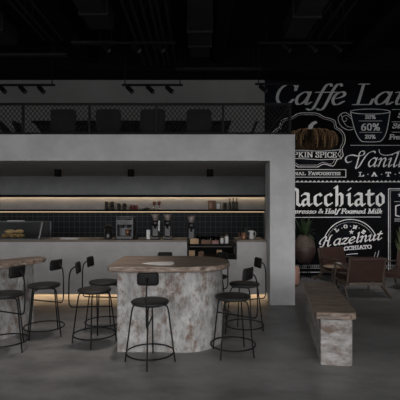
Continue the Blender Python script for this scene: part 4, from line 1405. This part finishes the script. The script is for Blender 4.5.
# bottom border
for yy, w_ in ((265.2, 0.5), (268.2, 0.5), (272.2, 1.0), (274.6, 0.5)):
    lines('border_rule', 'chalkdim', [([(283, yy), (433, yy)], w_)])
lines('border_rule', 'chalkdim', [([(284 + k * 2, 266.2), (285 + k * 2, 267.2)], 0.5) for k in range(75)])
# skirting under the mural
struct(MB().box(X2, XR, BW - 0.02, BW, 0, 0.035).build('baseboard_lounge', M['ceil']))

# ------------------------------------------------------------------ light
w = bpy.data.worlds.new('daylight')
S.world = w
w.use_nodes = True
bg = w.node_tree.nodes['Background']
nt = w.node_tree
tc = nt.nodes.new('ShaderNodeTexCoord')
sp = nt.nodes.new('ShaderNodeSeparateXYZ')
rp = nt.nodes.new('ShaderNodeValToRGB')                # overcast sky over darker ground
rp.color_ramp.elements[0].position = 0.47
rp.color_ramp.elements[0].color = (0.29, 0.29, 0.29, 1)
rp.color_ramp.elements[1].position = 0.53
rp.color_ramp.elements[1].color = (1.0, 0.992, 0.99, 1)
ma = nt.nodes.new('ShaderNodeMapRange')
ma.inputs['From Min'].default_value = -1
nt.links.new(tc.outputs['Generated'], sp.inputs[0])
nt.links.new(sp.outputs['Z'], ma.inputs['Value'])
nt.links.new(ma.outputs[0], rp.inputs['Fac'])
nt.links.new(rp.outputs['Color'], bg.inputs['Color'])
bg.inputs['Strength'].default_value = 5.0


def area(name, loc, rot, sx, sy, power, col):
    l = bpy.data.lights.new(name, 'AREA')
    l.shape = 'RECTANGLE'
    l.size, l.size_y = sx, sy
    l.energy = power
    l.color = col
    o = bpy.data.objects.new(name, l)
    C.objects.link(o)
    o.location = loc
    o.rotation_euler = rot
    return o


def spot(name, loc, target, power, col, size=R(70), blend=0.8, rad=0.08):
    l = bpy.data.lights.new(name, 'SPOT')
    l.energy = power
    l.color = col
    l.spot_size = size
    l.spot_blend = blend
    l.shadow_soft_size = rad
    o = bpy.data.objects.new(name, l)
    C.objects.link(o)
    o.location = loc
    d = V(target) - V(loc)
    o.rotation_euler = d.to_track_quat('-Z', 'Y').to_euler()
    return o


for i, p in enumerate((58, 131, 210)):
    spot('downlight_lamp', (px(p, DY), DY, CZ - 0.17), (px(p, DY), DY + 0.25, 0), 14, (1, 0.93, 0.85), R(120), 0.9, 0.05)

spot('ceiling_lamp', (-1.36, 5.5, 4.7), (-1.55, 5.12, 0), 380, (1, 0.93, 0.86), R(43), 1.0, 0.12)
for p, tx in ((312, 2.6), (337, 4.0)):
    spot('track_lamp', (px(p, T2Y) + 0.06, T2Y - 0.06, T2Z - 0.28), (tx, 9.7, 0.8), 150, (1, 0.97, 0.93), R(80), 1.0, 0.06)

# ------------------------------------------------------------------ camera
cam = bpy.data.cameras.new('camera')
cam.sensor_width = 36
cam.sensor_fit = 'HORIZONTAL'
cam.lens = 36 * F / 400
cam.shift_y = (HY - 200) / 400
co = bpy.data.objects.new('camera', cam)
C.objects.link(co)
co.location = (0, 0, EYE)
co.rotation_euler = (pi / 2, 0, 0)
S.camera = co
S.view_settings.view_transform = 'Standard'
S.view_settings.look = 'None'
S.view_settings.gamma = 1
S.view_settings.exposure = 0.0
S.cycles.use_denoising = True
S.cycles.max_bounces = 8
